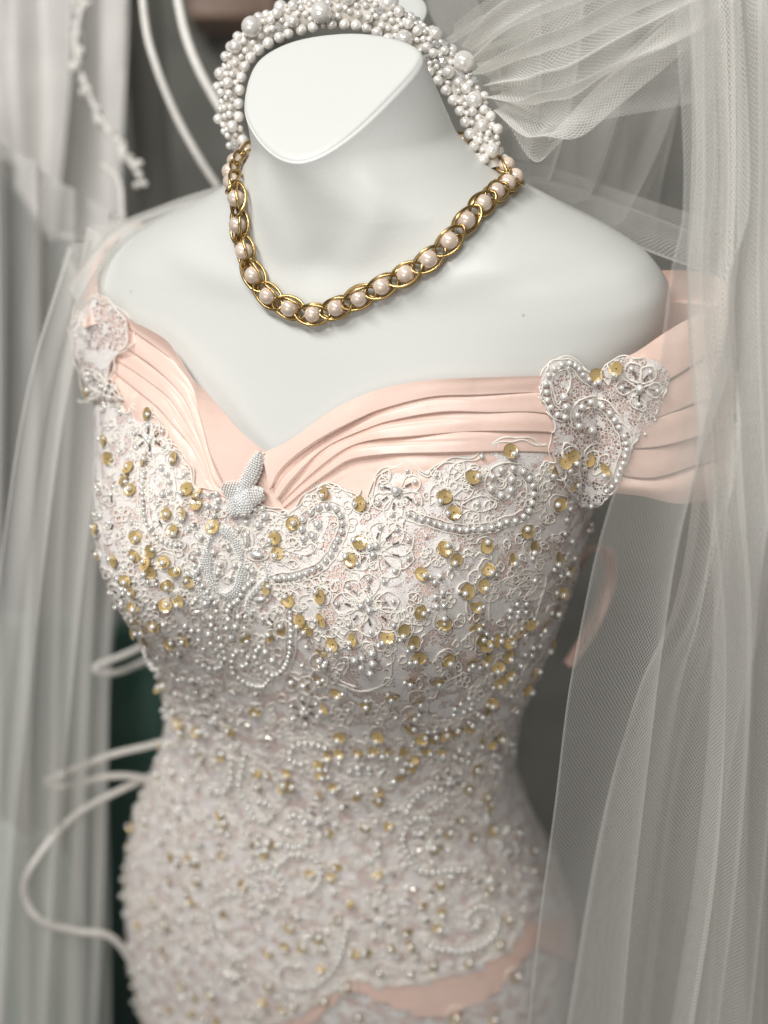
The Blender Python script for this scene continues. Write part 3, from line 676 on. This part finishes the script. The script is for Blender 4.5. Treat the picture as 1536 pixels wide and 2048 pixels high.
for C, closed, lift in CORDS:
    # cut where a squiggle would leave the lace
    Q = to_surface(C, lift)
    if len(Q) < 4: continue
    if np.max(np.linalg.norm(np.diff(Q, axis=0), axis=1)) > 3.0: continue
    Q = smooth_poly(np.vstack([Q, Q[:1]]) if closed else Q, len(Q)*2)
    if closed: Q = Q[:-1]
    built.append((plen(Q), tube(Q, .05, 5, closed)))
built.sort(key=lambda t: -t[0])
for k, (l, (V, F)) in enumerate(built[:290]): mesh_obj('lace_cord', V, F, M_CORD, dress)
def joined(name, parts, m, parent, smooth=True):
    Vs, Fs, n = [], [], 0
    for V, F in parts: Vs.append(V); Fs.append(np.asarray(F)+n); n += len(V)
    if not Vs: return
    o = mesh_obj(name, np.concatenate(Vs), np.concatenate(Fs), m, parent, smooth); o['kind'] = 'stuff'
    return o
joined('lace_cord_mass', [b[1] for b in built[290:]], M_CORD, dress)

# ---- bead meshes
import bmesh
def ico(sub):
    bm = bmesh.new(); bmesh.ops.create_icosphere(bm, subdivisions=sub, radius=1)
    V = np.array([v.co[:] for v in bm.verts]); F = np.array([[v.index for v in f.verts] for f in bm.faces]); bm.free(); return V, F
ICO3, ICO2 = ico(3), ico(2)
def shared(name, V, F, m, smooth=True):
    me = bpy.data.meshes.new(name); me.from_pydata(np.asarray(V).tolist(), [], np.asarray(F).tolist() if not isinstance(F, list) else F)
    me.polygons.foreach_set('use_smooth', np.full(len(me.polygons), smooth)); me.materials.append(m); return me
def inst(name, me, parent, loc, scale, rot=None):
    o = bpy.data.objects.new(name, me); col.objects.link(o); o.parent = parent
    o.location = np.asarray(loc)*S; o.scale = (scale*S,)*3 if np.isscalar(scale) else tuple(x*S for x in scale)
    if rot is not None: o.rotation_euler = rot
    return o
def frame_rot(n, t):
    """euler of a frame with z along n and x along t"""
    z = Vector(n).normalized(); x = (Vector(t)-z*z.dot(Vector(t))).normalized(); y = z.cross(x)
    return Matrix((x, y, z)).transposed().to_euler()
ME_PEARL = shared('pearl', *ICO3, M_PEARL)
def focus_rank(p): return math.hypot((p[0]-820)*.8, p[1]-1080)-p[2]*20
PEARLS.sort(key=focus_rank); rest = []
for k, (x, y, r, lift) in enumerate(PEARLS):
    d = on_dress(x, y, patch_lift(x, y))
    if d is None: continue
    dep = (d[0]-CPOS)@FW; rc = 1.12*r*dep/FPX
    P = d[0]+d[1]*(rc*.75+lift*.036)
    if k < 295: inst('pearl', ME_PEARL, dress, P, rc)
    else: rest.append((ICO2[0]*rc+P, ICO2[1]))
joined('pearl_mass', rest, M_PEARL, dress)
def sequin_mesh():
    V = []; F = []; n = 11
    for r, h in ((.13, 0), (.45, .0), (.80, .05), (1.0, .14)):
        for j in range(n): V.append((r*math.cos(2*math.pi*j/n), r*math.sin(2*math.pi*j/n), h))
    F = grid_faces(4, n, True); return np.array(V), F
ME_SEQ = shared('sequin', *sequin_mesh(), M_SEQ, False)
SEQ.sort(key=lambda p: focus_rank((p[0], p[1], 0)))
srest = []
for k, (x, y) in enumerate(SEQ):
    d = on_dress(x, y, .06+patch_lift(x, y))
    if d is None: continue
    n = Vector(d[1])+Vector((rng.uniform(-.6, .6), rng.uniform(-.5, .5), rng.uniform(-.25, .6)))
    rad = rng.uniform(.37, .43)*(.86 if y > 1480 else 1); e = frame_rot(n, (rng.uniform(-1, 1), rng.uniform(-1, 1), .2))
    if k < 290: inst('sequin', ME_SEQ, dress, d[0]+d[1]*.08, rad, e)
    else:
        mm = np.array(e.to_matrix()); V, F = sequin_mesh(); srest.append((V@mm.T*rad+d[0]+d[1]*.08, F))
joined('sequin_mass', srest, M_SEQ, dress, False)
bt = tube(np.array([(-1, 0, 0), (-.2, 0, 0), (-.1, 0, 0), (.1, 0, 0), (.2, 0, 0), (1, 0, 0)]), np.array([.3, .34, .2, .2, .34, .3]), 6, False)
ME_BUG = shared('bugle_bead', *bt, M_BUGLE, False)
for k, (x, y, a) in enumerate(BUG[:280]):
    d = on_dress(x, y, .1+patch_lift(x, y))
    if d is None: continue
    t = RT*math.cos(a)-UP*math.sin(a); n = Vector(d[1]); tv = Vector(t); xx = (tv-n*n.dot(tv)).normalized(); zz = n; yy = zz.cross(xx)
    inst('bugle_bead', ME_BUG, dress, d[0], .17, Matrix((xx, yy, zz)).transposed().to_euler())
tt = np.linspace(-1, 1, 11); ME_OVAL = shared('oval_pearl', *tube(np.stack([tt, tt*0, tt*0], -1), np.sqrt(np.maximum(.0004, 1-tt**2))*.40, 12, False), M_PEARL)
for x, y, l, a in OVAL:
    d = on_dress(x, y, .16); t = RT*math.cos(a)-UP*math.sin(a); n = Vector(d[1]); tv = Vector(t); xx = (tv-n*n.dot(tv)).normalized(); yy = n.cross(xx)
    inst('oval_pearl', ME_OVAL, dress, d[0], l*.5*((d[0]-CPOS)@FW)/FPX, Matrix((xx, yy, n)).transposed().to_euler())
# seed beads sewn in rows over padded shapes: petals of the bud, the ring, the curl
def bead_rows(path, hw, lift, dome):
    path = np.array([cp('C6', *p) for p in path], float); L0 = plen(smooth_poly(path, 80)); n = max(4, int(L0/4.3))
    Q = smooth_poly(path, n); T_ = np.gradient(Q, axis=0); T_ /= np.linalg.norm(T_, axis=1)[:, None]; Nn = np.stack([-T_[:, 1], T_[:, 0]], -1)
    parts = []; V = []; m = 9
    for i in range(n):
        w = max(1.5, hw((i+.5)/n))
        for j in range(m):
            e = -1+2*j/(m-1.); p = Q[i]+Nn[i]*e*w; V.append(on_dress(*p, lift-.05+dome*math.sqrt(max(0, 1-e*e))*.9)[0])
        k = max(1, int(2*w/5.0))
        for j in range(k+1):
            e = -1+2*(j+.5*(i % 2)*.6)/max(k, 1)
            if abs(e) > 1.02: continue
            p = Q[i]+Nn[i]*e*w*.96; d = on_dress(*p, lift+dome*math.sqrt(max(0, 1-e*e)))
            t3 = on_dress(*(p+Nn[i]*2), lift+dome*math.sqrt(max(0, 1-min(1, e+2/w)**2)))[0]-d[0]; t3 = t3/(np.linalg.norm(t3)+1e-9)
            rc = 2.0*((d[0]-CPOS)@FW)/FPX; B3 = ICO2[0]*rc; B3 = B3+np.outer(B3@t3, t3)*.35
            parts.append((B3+d[0], ICO2[1]))
    mesh_obj('bead_padding', V, grid_faces(n, m), M_CORD, dress)
    return parts
bulge = lambda w: (lambda t: w*math.sin(math.pi*min(1, .12+.86*t))**.5)
sb = []
for tip, w, base in (((1118,98), 17, (945,430)), ((815,375), 24, (1000,450)), ((850,585), 23, (1000,430)), ((1150,425), 21, (900,480)), ((985,600), 22, (945,400))):
    mid = ((tip[0]+base[0])/2+12, (tip[1]+base[1])/2); sb += bead_rows([base, mid, tip], bulge(w), .34, .30)
tt_ = np.linspace(0, 2*np.pi, 25); sb += bead_rows([(800+140*math.sin(t)-25*math.cos(t), 985-262*math.cos(t)) for t in tt_], lambda t: 9+3*math.sin(t*19)+1.5*math.sin(t*43), .03, .16)
sb += bead_rows([(1140,1000),(1162,1090),(1090,1170),(1010,1260),(985,1340),(1030,1395)], lambda t: 6.5, .04, .16)
sb += bead_rows([(620,1010),(560,1100),(600,1210),(690,1290)], lambda t: 6.0, .04, .16)
joined('seed_bead_field', sb, M_SEED, dress)
# satin loop of the bow at the back, seen past the waist
bw = [(1148,1160),(1185,1105),(1222,1095),(1236,1130),(1225,1190),(1190,1270),(1150,1330)]
V = []; B = smooth_poly(bw, 40)
for k in range(9):
    t = k/8.-.5
    for i, p in enumerate(B): V.append(pix_at(p[0]-30*(k/8.), p[1]+6*math.sin(k*.8), 86+5.5*t+.8*math.sin(i*.3+k)))
mesh_obj('back_bow', V, grid_faces(9, 40), M_SATIN, dress)

# ------------------------------------------------------------------ pearl and gold necklace
neck = thing('necklace', 'gold link necklace with a cream pearl in every link round the white neck', 'necklace')
bodyb = make_bvh(G.reshape(-1, 3), grid_faces(len(rows), NT, True))
NK = [(1034,356),(1013,376),(978,402),(940,436),(901,481),(860,520),(810,554),(760,578),(713,600),(670,618),(626,628),(583,612),(545,590),(522,563),(507,530),(498,496),(491,460),(487,424),(489,388)]
pts = []
for x, y in NK:
    h = cast(bodyb, x, y)
    if h is None: h = cast(bodyb, x-14, y+14)
    pts.append(h[0]+h[1]*.52)
pts = np.array(pts)
# round the back of the neck, out of sight: an even arc closing the loop
c = np.array([.5, 1.6, 0]); a0 = math.atan2(*(pts[0]-c)[[1, 0]]); a1 = math.atan2(*(pts[-1]-c)[[1, 0]])
if a1 < a0: a1 += 2*math.pi
back = []
for k in range(1, 9):
    t = k/9.; a = a0+(a1-a0)*t; z = pts[0][2]*(1-t)+pts[-1][2]*t+.8*math.sin(math.pi*t)
    o_ = np.array([c[0]+20*math.cos(a), c[1]+20*math.sin(a), z]); d_ = np.array([-math.cos(a), -math.sin(a), 0.])
    h = bodyb.ray_cast(Vector(o_), Vector(d_)); back.append(np.array(h[0])-d_*.5)
loop = np.vstack([pts[::-1], ])
chain = smooth_poly(np.vstack([pts, np.array(back)[::-1] if np.linalg.norm(back[0]-pts[-1]) < np.linalg.norm(back[-1]-pts[-1]) and False else np.array(back)[::-1]]), 400, True)
L_ = plen(chain); nlink = int(round(L_/1.42)); links = smooth_poly(chain, nlink+1)[:-1]
ME_NP = shared('necklace_pearl', *ICO3, M_PEARL_PINK)
def marquise(side):
    t = np.linspace(0, 2*np.pi, 29)[:-1]
    x = 1.06*np.cos(t); y = .60*np.sin(t)*np.abs(np.sin(t))**.25; z = side*.10*np.cos(2*t)+.12*side*np.sin(t)
    return tube(np.stack([x, y, z], -1), .09, 8, True)
ME_LK = [shared('gold_link', *marquise(s_), M_GOLD) for s_ in (1, -1)]
for k in range(nlink):
    p = links[k]; t = links[(k+1) % nlink]-links[k-1]
    h = bodyb.find_nearest(Vector(p)); n = np.array(h[1]);
    if n@(p-np.array(h[0])) < 0: n = -n
    n = n+nrng.normal(0, .10, 3)
    dq = np.linalg.norm(p-np.array(h[0]))
    if dq < .5: p = p+n/np.linalg.norm(n)*(.5-dq)
    e = frame_rot(n, t)
    inst('pearl', ME_NP, neck, p+n*.02, .47*rng.uniform(.96, 1.03))
    inst('gold_link', ME_LK[0], neck, p-n*.04, .96, e)
    e2 = frame_rot(n+np.cross(n, t/np.linalg.norm(t))*.35, t)
    inst('gold_link', ME_LK[1], neck, p-n*.10, .92, e2)

# ------------------------------------------------------------------ headband
hb = thing('pearl_headband', 'headband crusted with white pearls and crystals standing behind the cut neck', 'headband')
HBC = [(482,305,74.5),(470,275,74.2),(461,215,73.8),(470,135,73.4),(503,85,73.0),(560,50,72.6),(640,28,72.4),(730,28,72.2),(805,62,72.0),(868,112,71.8),(918,170,71.6),(950,225,71.4),(970,280,71.2),(985,340,71.0)]
hc = smooth_poly(np.array([pix_at(x, y, d) for x, y, d in HBC]), 120)
T = np.gradient(hc, axis=0); T /= np.linalg.norm(T, axis=1)[:, None]
cen_h = hc[[0, -1]].mean(0)
vn = -FW                                              # broad face of the band looks outwards and to the front
Oo = hc-cen_h; Oo -= T*(Oo*T).sum(1)[:, None]; Oo /= np.linalg.norm(Oo, axis=1)[:, None]
Bf = np.cross(T, Oo)
if (Bf@vn).mean() < 0: Bf = -Bf
wid = np.interp(np.arange(120), [0, 15, 45, 80, 119], [.5, .62, .86, .98, .62])
V = []
for i in range(120):
    for j in range(16):
        a = 2*math.pi*j/16; V.append(hc[i]+Oo[i]*math.cos(a)*wid[i]*.8+Bf[i]*math.sin(a)*wid[i]*.62)
mesh_obj('band', V, grid_faces(120, 16, True), M_IVORY, hb)
ME_HP = shared('headband_pearl', *ICO3, M_PEARL_BIG)
placed = []
def band_pt(i, a, lift):
    i = min(max(i, 0), 118.9); k = int(i); f = i-k
    C = hc[k]*(1-f)+hc[k+1]*f; o_ = Oo[k]*(1-f)+Oo[k+1]*f; b_ = Bf[k]*(1-f)+Bf[k+1]*f; w = wid[k]*(1-f)+wid[k+1]*f
    n = o_*math.cos(a)/.8+b_*math.sin(a)/.62; n /= np.linalg.norm(n)
    return C+o_*math.cos(a)*w*.8+b_*math.sin(a)*w*.62+n*lift
def try_put(p, r, tol=.86):
    for q, rq in placed:
        if np.linalg.norm(p-q) < (r+rq)*tol: return False
    placed.append((p, r)); return True
cnt = 0
for x, y, rp in ((515,62,21),(645,33,22),(775,14,21),(816,86,19),(938,126,22),(952,212,17),(986,312,15),(450,150,13),(470,255,12),(560,18,14),(700,8,15),(870,72,14),(900,150,13),(968,262,13),(590,48,12),(478,100,14)):
    # nearest band station to that pixel
    pj = proj(hc); k = int(np.argmin(np.hypot(pj[:, 0]-x, pj[:, 1]-y))); r = rp*pj[k, 2]/FPX
    off = np.array([x, y])-pj[k, :2]; po = proj(hc[k]+Oo[k])[:2]-pj[k, :2]; cs = max(-.9, min(.9, (off@po)/(po@po)/(wid[k]*.8)))
    p = band_pt(k, math.acos(cs), r*.55)
    placed.append((p, r)); inst('large_pearl', ME_HP, hb, p, r)
for i in np.arange(3, 117, .9):                        # edging row along the inner rim
    for a in (2.65,):
        r = rng.uniform(.29, .34); p = band_pt(i, a, r*.6)
        if try_put(p, r, .9): inst('pearl', ME_HP, hb, p, r); cnt += 1
ME_SP = shared('small_pearl', *ICO2, M_PEARL_BIG)
oc = ico(1); ME_CR = shared('crystal', oc[0]*np.array([1, 1, 1.15]), oc[1], M_CRYSTAL, False)
np_, nc = 0, 0
for _ in range(6000):
    i = rng.uniform(2, 117); a = rng.uniform(-.35, 2.75); u = rng.random()
    r = rng.uniform(.16, .21) if u < .55 else rng.uniform(.26, .34) if u < .84 else rng.uniform(.2, .28)
    p = band_pt(i, a, r*.55+(.12 if u < .85 and u > .7 else 0))
    if (p-hc[int(i)])@FW > .35: continue
    if try_put(p, r, .84):
        if u >= .85 and nc < 120: inst('crystal', ME_CR, hb, p, r, (rng.random()*6, rng.random()*6, rng.random()*6)); nc += 1
        elif np_ < 285: inst('small_pearl', ME_SP, hb, p, r); np_ += 1
print('headband', cnt, np_, nc)
# satin rosette disc sewn behind the band
dc = pix_at(806, 22, 74.3); V = []; F = []
for k, (r, h) in enumerate(((.02, .1), (.8, .12), (1.3, .1), (1.42, 0), (1.3, -.1), (.02, -.1))):
    for j in range(40):
        a = 2*math.pi*j/40; V.append(dc+(RT*math.cos(a)+(UP*.93+FW*.37)*math.sin(a))*r*(1+.012*math.sin(a*5))-FW*h)
mesh_obj('backing_disc', V, grid_faces(6, 40, True), M_BODY, hb)

# ------------------------------------------------------------------ sheer tulle
def sheet(name, guides, nu, nv, folds, A, B, seed, m, parent=None, drift=.6):
    """cloth through left-to-right guide lines (pixel, pixel, distance) with gathered folds"""
    r = random.Random(seed)
    def on_down(g):                                   # long falls go on hanging below the picture
        if g[-1][1] < 2050: return g
        k = 450./(g[-1][1]-g[-2][1]); return list(g)+[tuple(b+(b-a)*k for a, b in zip(g[-2], g[-1]))]
    guides = [on_down(g) for g in guides]
    Gd = np.stack([smooth_poly(np.array([pix_at(*q) for q in g]), nv) for g in guides], 0)      # guides x nv x 3
    fine = np.stack([smooth_poly(Gd[:, j], 200) for j in range(nv)], 1)                          # 200 x nv x 3
    u = np.linspace(0, 1, nu)[:, None]; v = np.linspace(0, 1, nv)[None, :]
    ph = [(folds*r.uniform(.8, 1.25), r.uniform(0, 6.28), r.uniform(-drift, drift)) for _ in range(3)]
    w1 = 2*np.pi*ph[0][0]*u+ph[0][1]+ph[0][2]*4*v+.8*np.sin(2*np.pi*ph[1][0]*.23*u+ph[1][1]+2*v)
    w2 = 2*np.pi*ph[1][0]*.47*u+ph[1][1]+ph[1][2]*5*v
    w3 = 2*np.pi*ph[2][0]*1.9*u+ph[2][1]+ph[2][2]*7*v
    uu = np.clip(u+A/(2*np.pi*folds)*np.sin(w1), 0, 1)
    k = uu*199; k0 = np.clip(k.astype(int), 0, 198); f = (k-k0)[..., None]; jj = np.repeat(np.arange(nv)[None], nu, 0)
    P = fine[k0, jj]*(1-f)+fine[k0+1, jj]*f
    tu = np.gradient(fine, axis=0); tv = np.gradient(fine, axis=1); nn = np.cross(tu, tv); nn /= np.linalg.norm(nn, axis=2)[..., None]+1e-9
    nn = nn[k0, jj]
    amp = B*(np.cos(w1)+.55*np.cos(w2)+.22*np.cos(w3))
    P = P+nn*amp[..., None]
    wdt = np.linalg.norm(np.diff(P, axis=0), axis=2); su = np.vstack([np.zeros((1, nv)), np.cumsum(wdt, 0)]).mean(1)
    hgt = np.linalg.norm(np.diff(P, axis=1), axis=2); sv = np.hstack([np.zeros((nu, 1)), np.cumsum(hgt, 1)]).mean(0)
    uv = np.stack(np.meshgrid(su, sv, indexing='ij'), -1)
    o = mesh_obj(name, P.reshape(-1, 3), grid_faces(nu, nv), m, parent, uv=uv.reshape(-1, 2))
    return o
veil = thing('bridal_veil', 'long ivory tulle veil gathered at the headband and falling beside the gown', 'veil')
# long fall in front of the mannequin's left arm
sheet('tulle_panel', [[(1360,-40,66),(1385,390,64),(1340,560,62.5),(1325,720,62),(1262,900,62.5),(1190,1120,65),(1140,1350,69),(1105,1580,73),(1075,1820,78),(1045,2090,83)],
  [(1420,-40,65),(1440,390,63),(1410,700,61),(1400,1000,61),(1350,1300,65),(1270,1600,71),(1200,2090,80)],
  [(1490,-40,64),(1500,390,62.5),(1490,700,60),(1490,1000,60),(1470,1300,63.5),(1420,1600,69),(1380,2090,78)],
  [(1640,-40,66),(1640,390,64),(1640,700,62),(1650,1000,61),(1680,1300,63),(1680,1600,68),(1680,2090,77)]], 260, 200, 3, .8, .9, 3, M_TULLE, veil)
sheet('tulle_panel', [[(1378,-40,69),(1390,300,67.5),(1372,520,66),(1385,740,65),(1405,920,65),(1360,1200,68),(1270,1380,71),(1190,1650,75),(1110,2090,84)],
  [(1450,-40,68),(1450,400,66),(1450,800,64),(1440,1200,66),(1380,1600,73),(1300,2090,82)],
  [(1620,-40,69),(1620,400,67),(1620,800,65),(1620,1200,67),(1620,1600,72),(1620,2090,81)]], 220, 160, 4, .9, .8, 9, M_TULLE, veil)
# gathered puff at the headband
sheet('tulle_panel', [[(1420,-140,71),(1180,-60,70),(1010,0,70.5),(925,85,71.4)], [(1450,-60,69),(1250,0,67.5),(1080,70,68.3),(955,128,71.2)],
  [(1430,-10,68.5),(1260,90,66.8),(1100,170,67.3),(975,168,71.0)], [(1400,30,69.5),(1230,170,67.2),(1110,260,67.2),(990,200,70.8)], [(1380,60,71),(1200,220,69),(1075,325,68.6),(1003,240,70.6)]],
  200, 90, 6, 1.35, .7, 5, M_TULLE, veil, .25)
sheet('tulle_panel', [[(1250,-140,74),(1080,-80,73),(960,0,72.5),(890,55,72.2)], [(1350,-60,73),(1160,0,71.5),(1020,60,71.4),(930,100,71.8)],
  [(1460,80,74),(1260,120,71.5),(1100,150,70.9),(965,150,71.6)], [(1440,190,75),(1260,230,72),(1110,250,71.5),(1000,215,71.4)]], 180, 80, 5, 1.3, .8, 8, M_TULLE, veil, .25)
sheet('tulle_panel', [[(835,-120,78),(850,0,77),(905,110,75.5),(960,210,74.5)], [(960,-140,78),(980,20,76),(1010,150,75.5),(1010,270,75)], [(1130,-140,79),(1120,40,77),(1090,200,76.5),(1050,330,76)], [(1300,-140,80),(1270,60,78),(1190,240,77.5),(1130,390,77)], [(1450,-140,80),(1420,100,79),(1350,300,78),(1270,460,77)]], 200, 80, 6, 1.2, .7, 21, M_TULLE, veil, .3)
sheet('tulle_panel', [[(1372,-60,67.5),(1388,300,66),(1374,560,64.5),(1400,900,63.5),(1425,1250,65),(1400,1700,71),(1340,2090,79)], [(1450,-60,67),(1450,300,65),(1460,900,63),(1500,1300,65),(1500,2090,79)], [(1620,-60,68),(1620,300,66),(1620,900,64),(1640,1300,66),(1640,2090,80)]], 200, 150, 4, 1.1, .6, 23, M_TULLE, veil, .3)
# cloth behind the shoulders
sheet('tulle_panel', [[(985,330,76),(1100,340,77.5),(1250,390,77.5),(1420,450,75)], [(1000,360,74.5),(1110,392,75),(1260,440,74.5),(1420,500,72)], [(1030,395,73.5),(1130,432,73),(1270,505,72.5),(1420,560,70.5)]], 60, 120, 2, .8, .35, 4, M_TULLE, veil, .2)
sheet('tulle_panel', [[(560,330,80),(430,372,82),(320,405,82.5),(220,450,81),(130,560,79)], [(540,370,78.5),(430,405,80),(330,438,81),(235,490,79.5),(150,600,78)], [(520,400,78),(430,425,78.6),(340,458,79.5),(238,520,78.5),(160,640,77)]], 60, 120, 2, .8, .35, 6, M_TULLE_FAR, veil, .2)
sheet('tulle_panel', [[(1010,40,84),(1010,200,84),(1020,400,86),(1030,700,90)], [(1130,0,82),(1120,200,82),(1110,400,85),(1110,700,90)], [(1260,-20,82),(1250,200,82),(1210,420,85),(1200,700,90)], [(1450,-20,82),(1440,200,83),(1400,420,85),(1400,700,90)]], 200, 80, 5, .9, .8, 12, M_TULLE, veil)
# the veil's other half, out of focus on the far side
sheet('tulle_panel', [[(150,500,80),(60,800,82),(0,1200,86),(-60,1700,94),(-90,2100,100)], [(190,470,81),(140,800,84),(90,1200,88),(60,1700,96),(40,2100,102)], [(250,430,84),(215,800,87),(190,1200,91),(170,1700,99),(160,2100,105)]], 140, 110, 3, .7, .9, 14, M_TULLE_FAR, veil)
sheet('tulle_panel', [[(-120,250,92),(-100,800,95),(-80,1400,101),(-60,2100,110)], [(30,300,94),(30,800,97),(30,1400,103),(30,2100,112)], [(150,380,96),(150,800,99),(150,1400,105),(150,2100,114)], [(330,480,98),(300,900,102),(215,1400,108),(205,2100,116)]], 160, 100, 5, .7, 1.0, 15, M_TULLE_FAR, veil)

# ------------------------------------------------------------------ soft things behind
def cord(name, pts, r, m, label, cat, group=None):
    P = smooth_poly(np.array([pix_at(*q) for q in pts]), 70); V, F = tube(P, r, 10, False)
    o = mesh_obj(name, V, F, m); o['label'] = label; o['category'] = cat
    if group: o['group'] = group
    return o
cord('white_ribbon', [(265,-320,92),(276,-140,92),(290,40,92),(312,130,92),(352,230,93),(398,315,94),(435,372,95)], .28, M_WCORD, 'white satin cord nearer the lace trim, hanging behind the shoulder', 'cord')
cord('white_ribbon', [(325,-320,90),(338,-140,90),(362,30,90),(392,125,90),(440,215,90.5),(478,270,91),(520,330,92)], .33, M_WCORD, 'white satin cord passing behind the left end of the pearl headband', 'cord')
cord('white_ribbon', [(420,1440,100),(330,1482,99),(220,1510,97),(130,1545,96),(92,1562,96),(130,1572,97),(220,1552,98),(300,1560,100),(380,1600,103)], .27, M_WCORD, 'white cord doubled into a narrow loop beside the waist', 'cord')
cord('white_ribbon', [(330,1540,101),(240,1580,99),(150,1630,97),(75,1715,96),(48,1780,97),(80,1840,98),(150,1862,100),(230,1880,102),(300,1990,106)], .27, M_WCORD, 'white cord curling in a wide bend low beside the hip', 'cord')
cord('white_ribbon', [(360,1250,102),(270,1300,100),(190,1335,99),(230,1345,100),(320,1310,103)], .26, M_WCORD, 'thin white cord looped beside the underbust', 'cord')
M_GREEN = satin_mat('green_cloth', (.03, .075, .058), (.06, .12, .095)); M_DARK = satin_mat('charcoal_cloth', (.03, .03, .032), (.06, .06, .062))
M_PALE = satin_mat('pale_cloth', (.60, .58, .555), (.68, .66, .63)); M_OLIVE = satin_mat('stone_paint', (.22, .215, .19), (.28, .275, .245))
M_MINT = satin_mat('mint_cloth', (.32, .42, .37), (.40, .50, .44)); M_BROWN = satin_mat('brown_wood', (.20, .11, .07), (.30, .18, .12)); M_POST = satin_mat('stone_post', (.30, .29, .25), (.36, .35, .31))
def hanging(name, guides, folds, B, seed, m, label, cat):
    o = sheet(name, guides, 90, 60, folds, .6, B, seed, m); o['label'] = label; o['category'] = cat
    md = o.modifiers.new('thickness', 'SOLIDIFY'); md.thickness = .004
    return o
hanging('green_dress', [[(-200,1180,128),(-220,1700,138),(-240,2200,150)], [(60,1230,126),(60,1700,136),(60,2200,148)], [(330,1280,128),(400,1700,138),(460,2200,150)], [(560,1400,132),(620,1700,140),(660,2200,152)]], 6, 1.6, 31, M_GREEN, 'dark green garment hanging behind the waist of the gown', 'garment')
hanging('mint_dress', [[(-220,1640,118),(-220,1900,122),(-220,2200,128)], [(20,1660,116),(20,1900,120),(10,2200,126)], [(170,1760,118),(190,1950,122),(210,2200,128)]], 4, 1.2, 33, M_MINT, 'pale mint cloth behind the curled cord', 'garment')
hanging('charcoal_coat', [[(-260,300,122),(-260,700,126),(-260,1250,134)], [(-60,310,120),(-70,700,124),(-70,1250,132)], [(70,420,122),(50,700,126),(40,1250,134)]], 3, 1.4, 35, M_DARK, 'charcoal garment hanging behind the sheer tulle', 'garment')
hanging('pale_garment', [[(-260,-120,116),(-260,200,118),(-260,420,121)], [(0,-120,114),(0,180,116),(-10,330,119)], [(150,-120,115),(170,200,117),(90,470,120)], [(250,-120,117),(255,230,119),(270,480,122)]], 4, 1.3, 37, M_PALE, 'pale grey garment with a lace trimmed edge behind the shoulder', 'garment')
# lace trim edging the pale garment
tr = thing('lace_trim', 'knotted white lace trim hanging above the left strap', 'trim')
pts = smooth_poly(np.array([pix_at(*q) for q in ((190,-260,101),(168,-20,101),(152,90,101),(175,180,101),(205,240,101),(245,300,101),(292,372,101))]), 60); pt = []
for k in range(90):
    p = pts[rng.randint(0, 59)]+nrng.normal(0, .28, 3); r = rng.uniform(.16, .42)
    pt.append((ICO2[0]*r*nrng.uniform(.6, 1.4, 3)+p, ICO2[1]))
o = joined('lace_knot', pt, M_WCORD, tr)
V, F = tube(pts, .22, 8, False); mesh_obj('trim_cord', V, F, M_WCORD, tr)
for q in (((205,330,101),(238,360,101),(245,420,101),(250,500,101)), ((120,470,100),(180,480,100),(235,470,100)), ((130,520,100),(160,560,100),(200,610,100))):
    V, F = tube(smooth_poly(np.array([pix_at(*a) for a in q]), 20), .22, 8, False); mesh_obj('trim_tail', V, F, M_WCORD, tr)
# clothes-rail post
V = []
for k in range(30):
    for j in range(20):
        a = 2*math.pi*j/20; V.append(pix_at(292, 150, 128)+np.array([2.0*math.cos(a), 2.0*math.sin(a), 40-4.5*k]))
o = mesh_obj('rail_post', V, grid_faces(30, 20, True), M_POST); o['label'] = 'stone coloured post behind the two white cords'; o['category'] = 'post'
# brown shelf edge glimpsed over the shoulder
cb = pix_at(470, 10, 150); V = []
for dx in (-5, 5):
    for dy in (-3, 3):
        for dz in (-2.6, 2.6): V.append(cb+RT*dx+FW*dy+UP*dz)
o = mesh_obj('shelf', V, [(0,1,3,2),(4,6,7,5),(0,4,5,1),(2,3,7,6),(0,2,6,4),(1,5,7,3)], M_BROWN, smooth=False); o['label'] = 'brown wooden shelf edge above the headband'; o['category'] = 'shelf'
md = o.modifiers.new('bevel', 'BEVEL'); md.width = .004; md.segments = 2
# wall behind everything, facing the mannequin
wc = pix_at(768, 1024, 190); e1 = np.array([math.cos(AZ), math.sin(AZ), 0]); e2 = np.array([0, 0, 1.])
V = [wc+e1*a*260+e2*b*220 for a, b in ((-1, -1), (1, -1), (1, 1), (-1, 1))]
w = mesh_obj('back_wall', V, [(0, 1, 2, 3)], M_OLIVE, smooth=False); w['kind'] = 'structure'
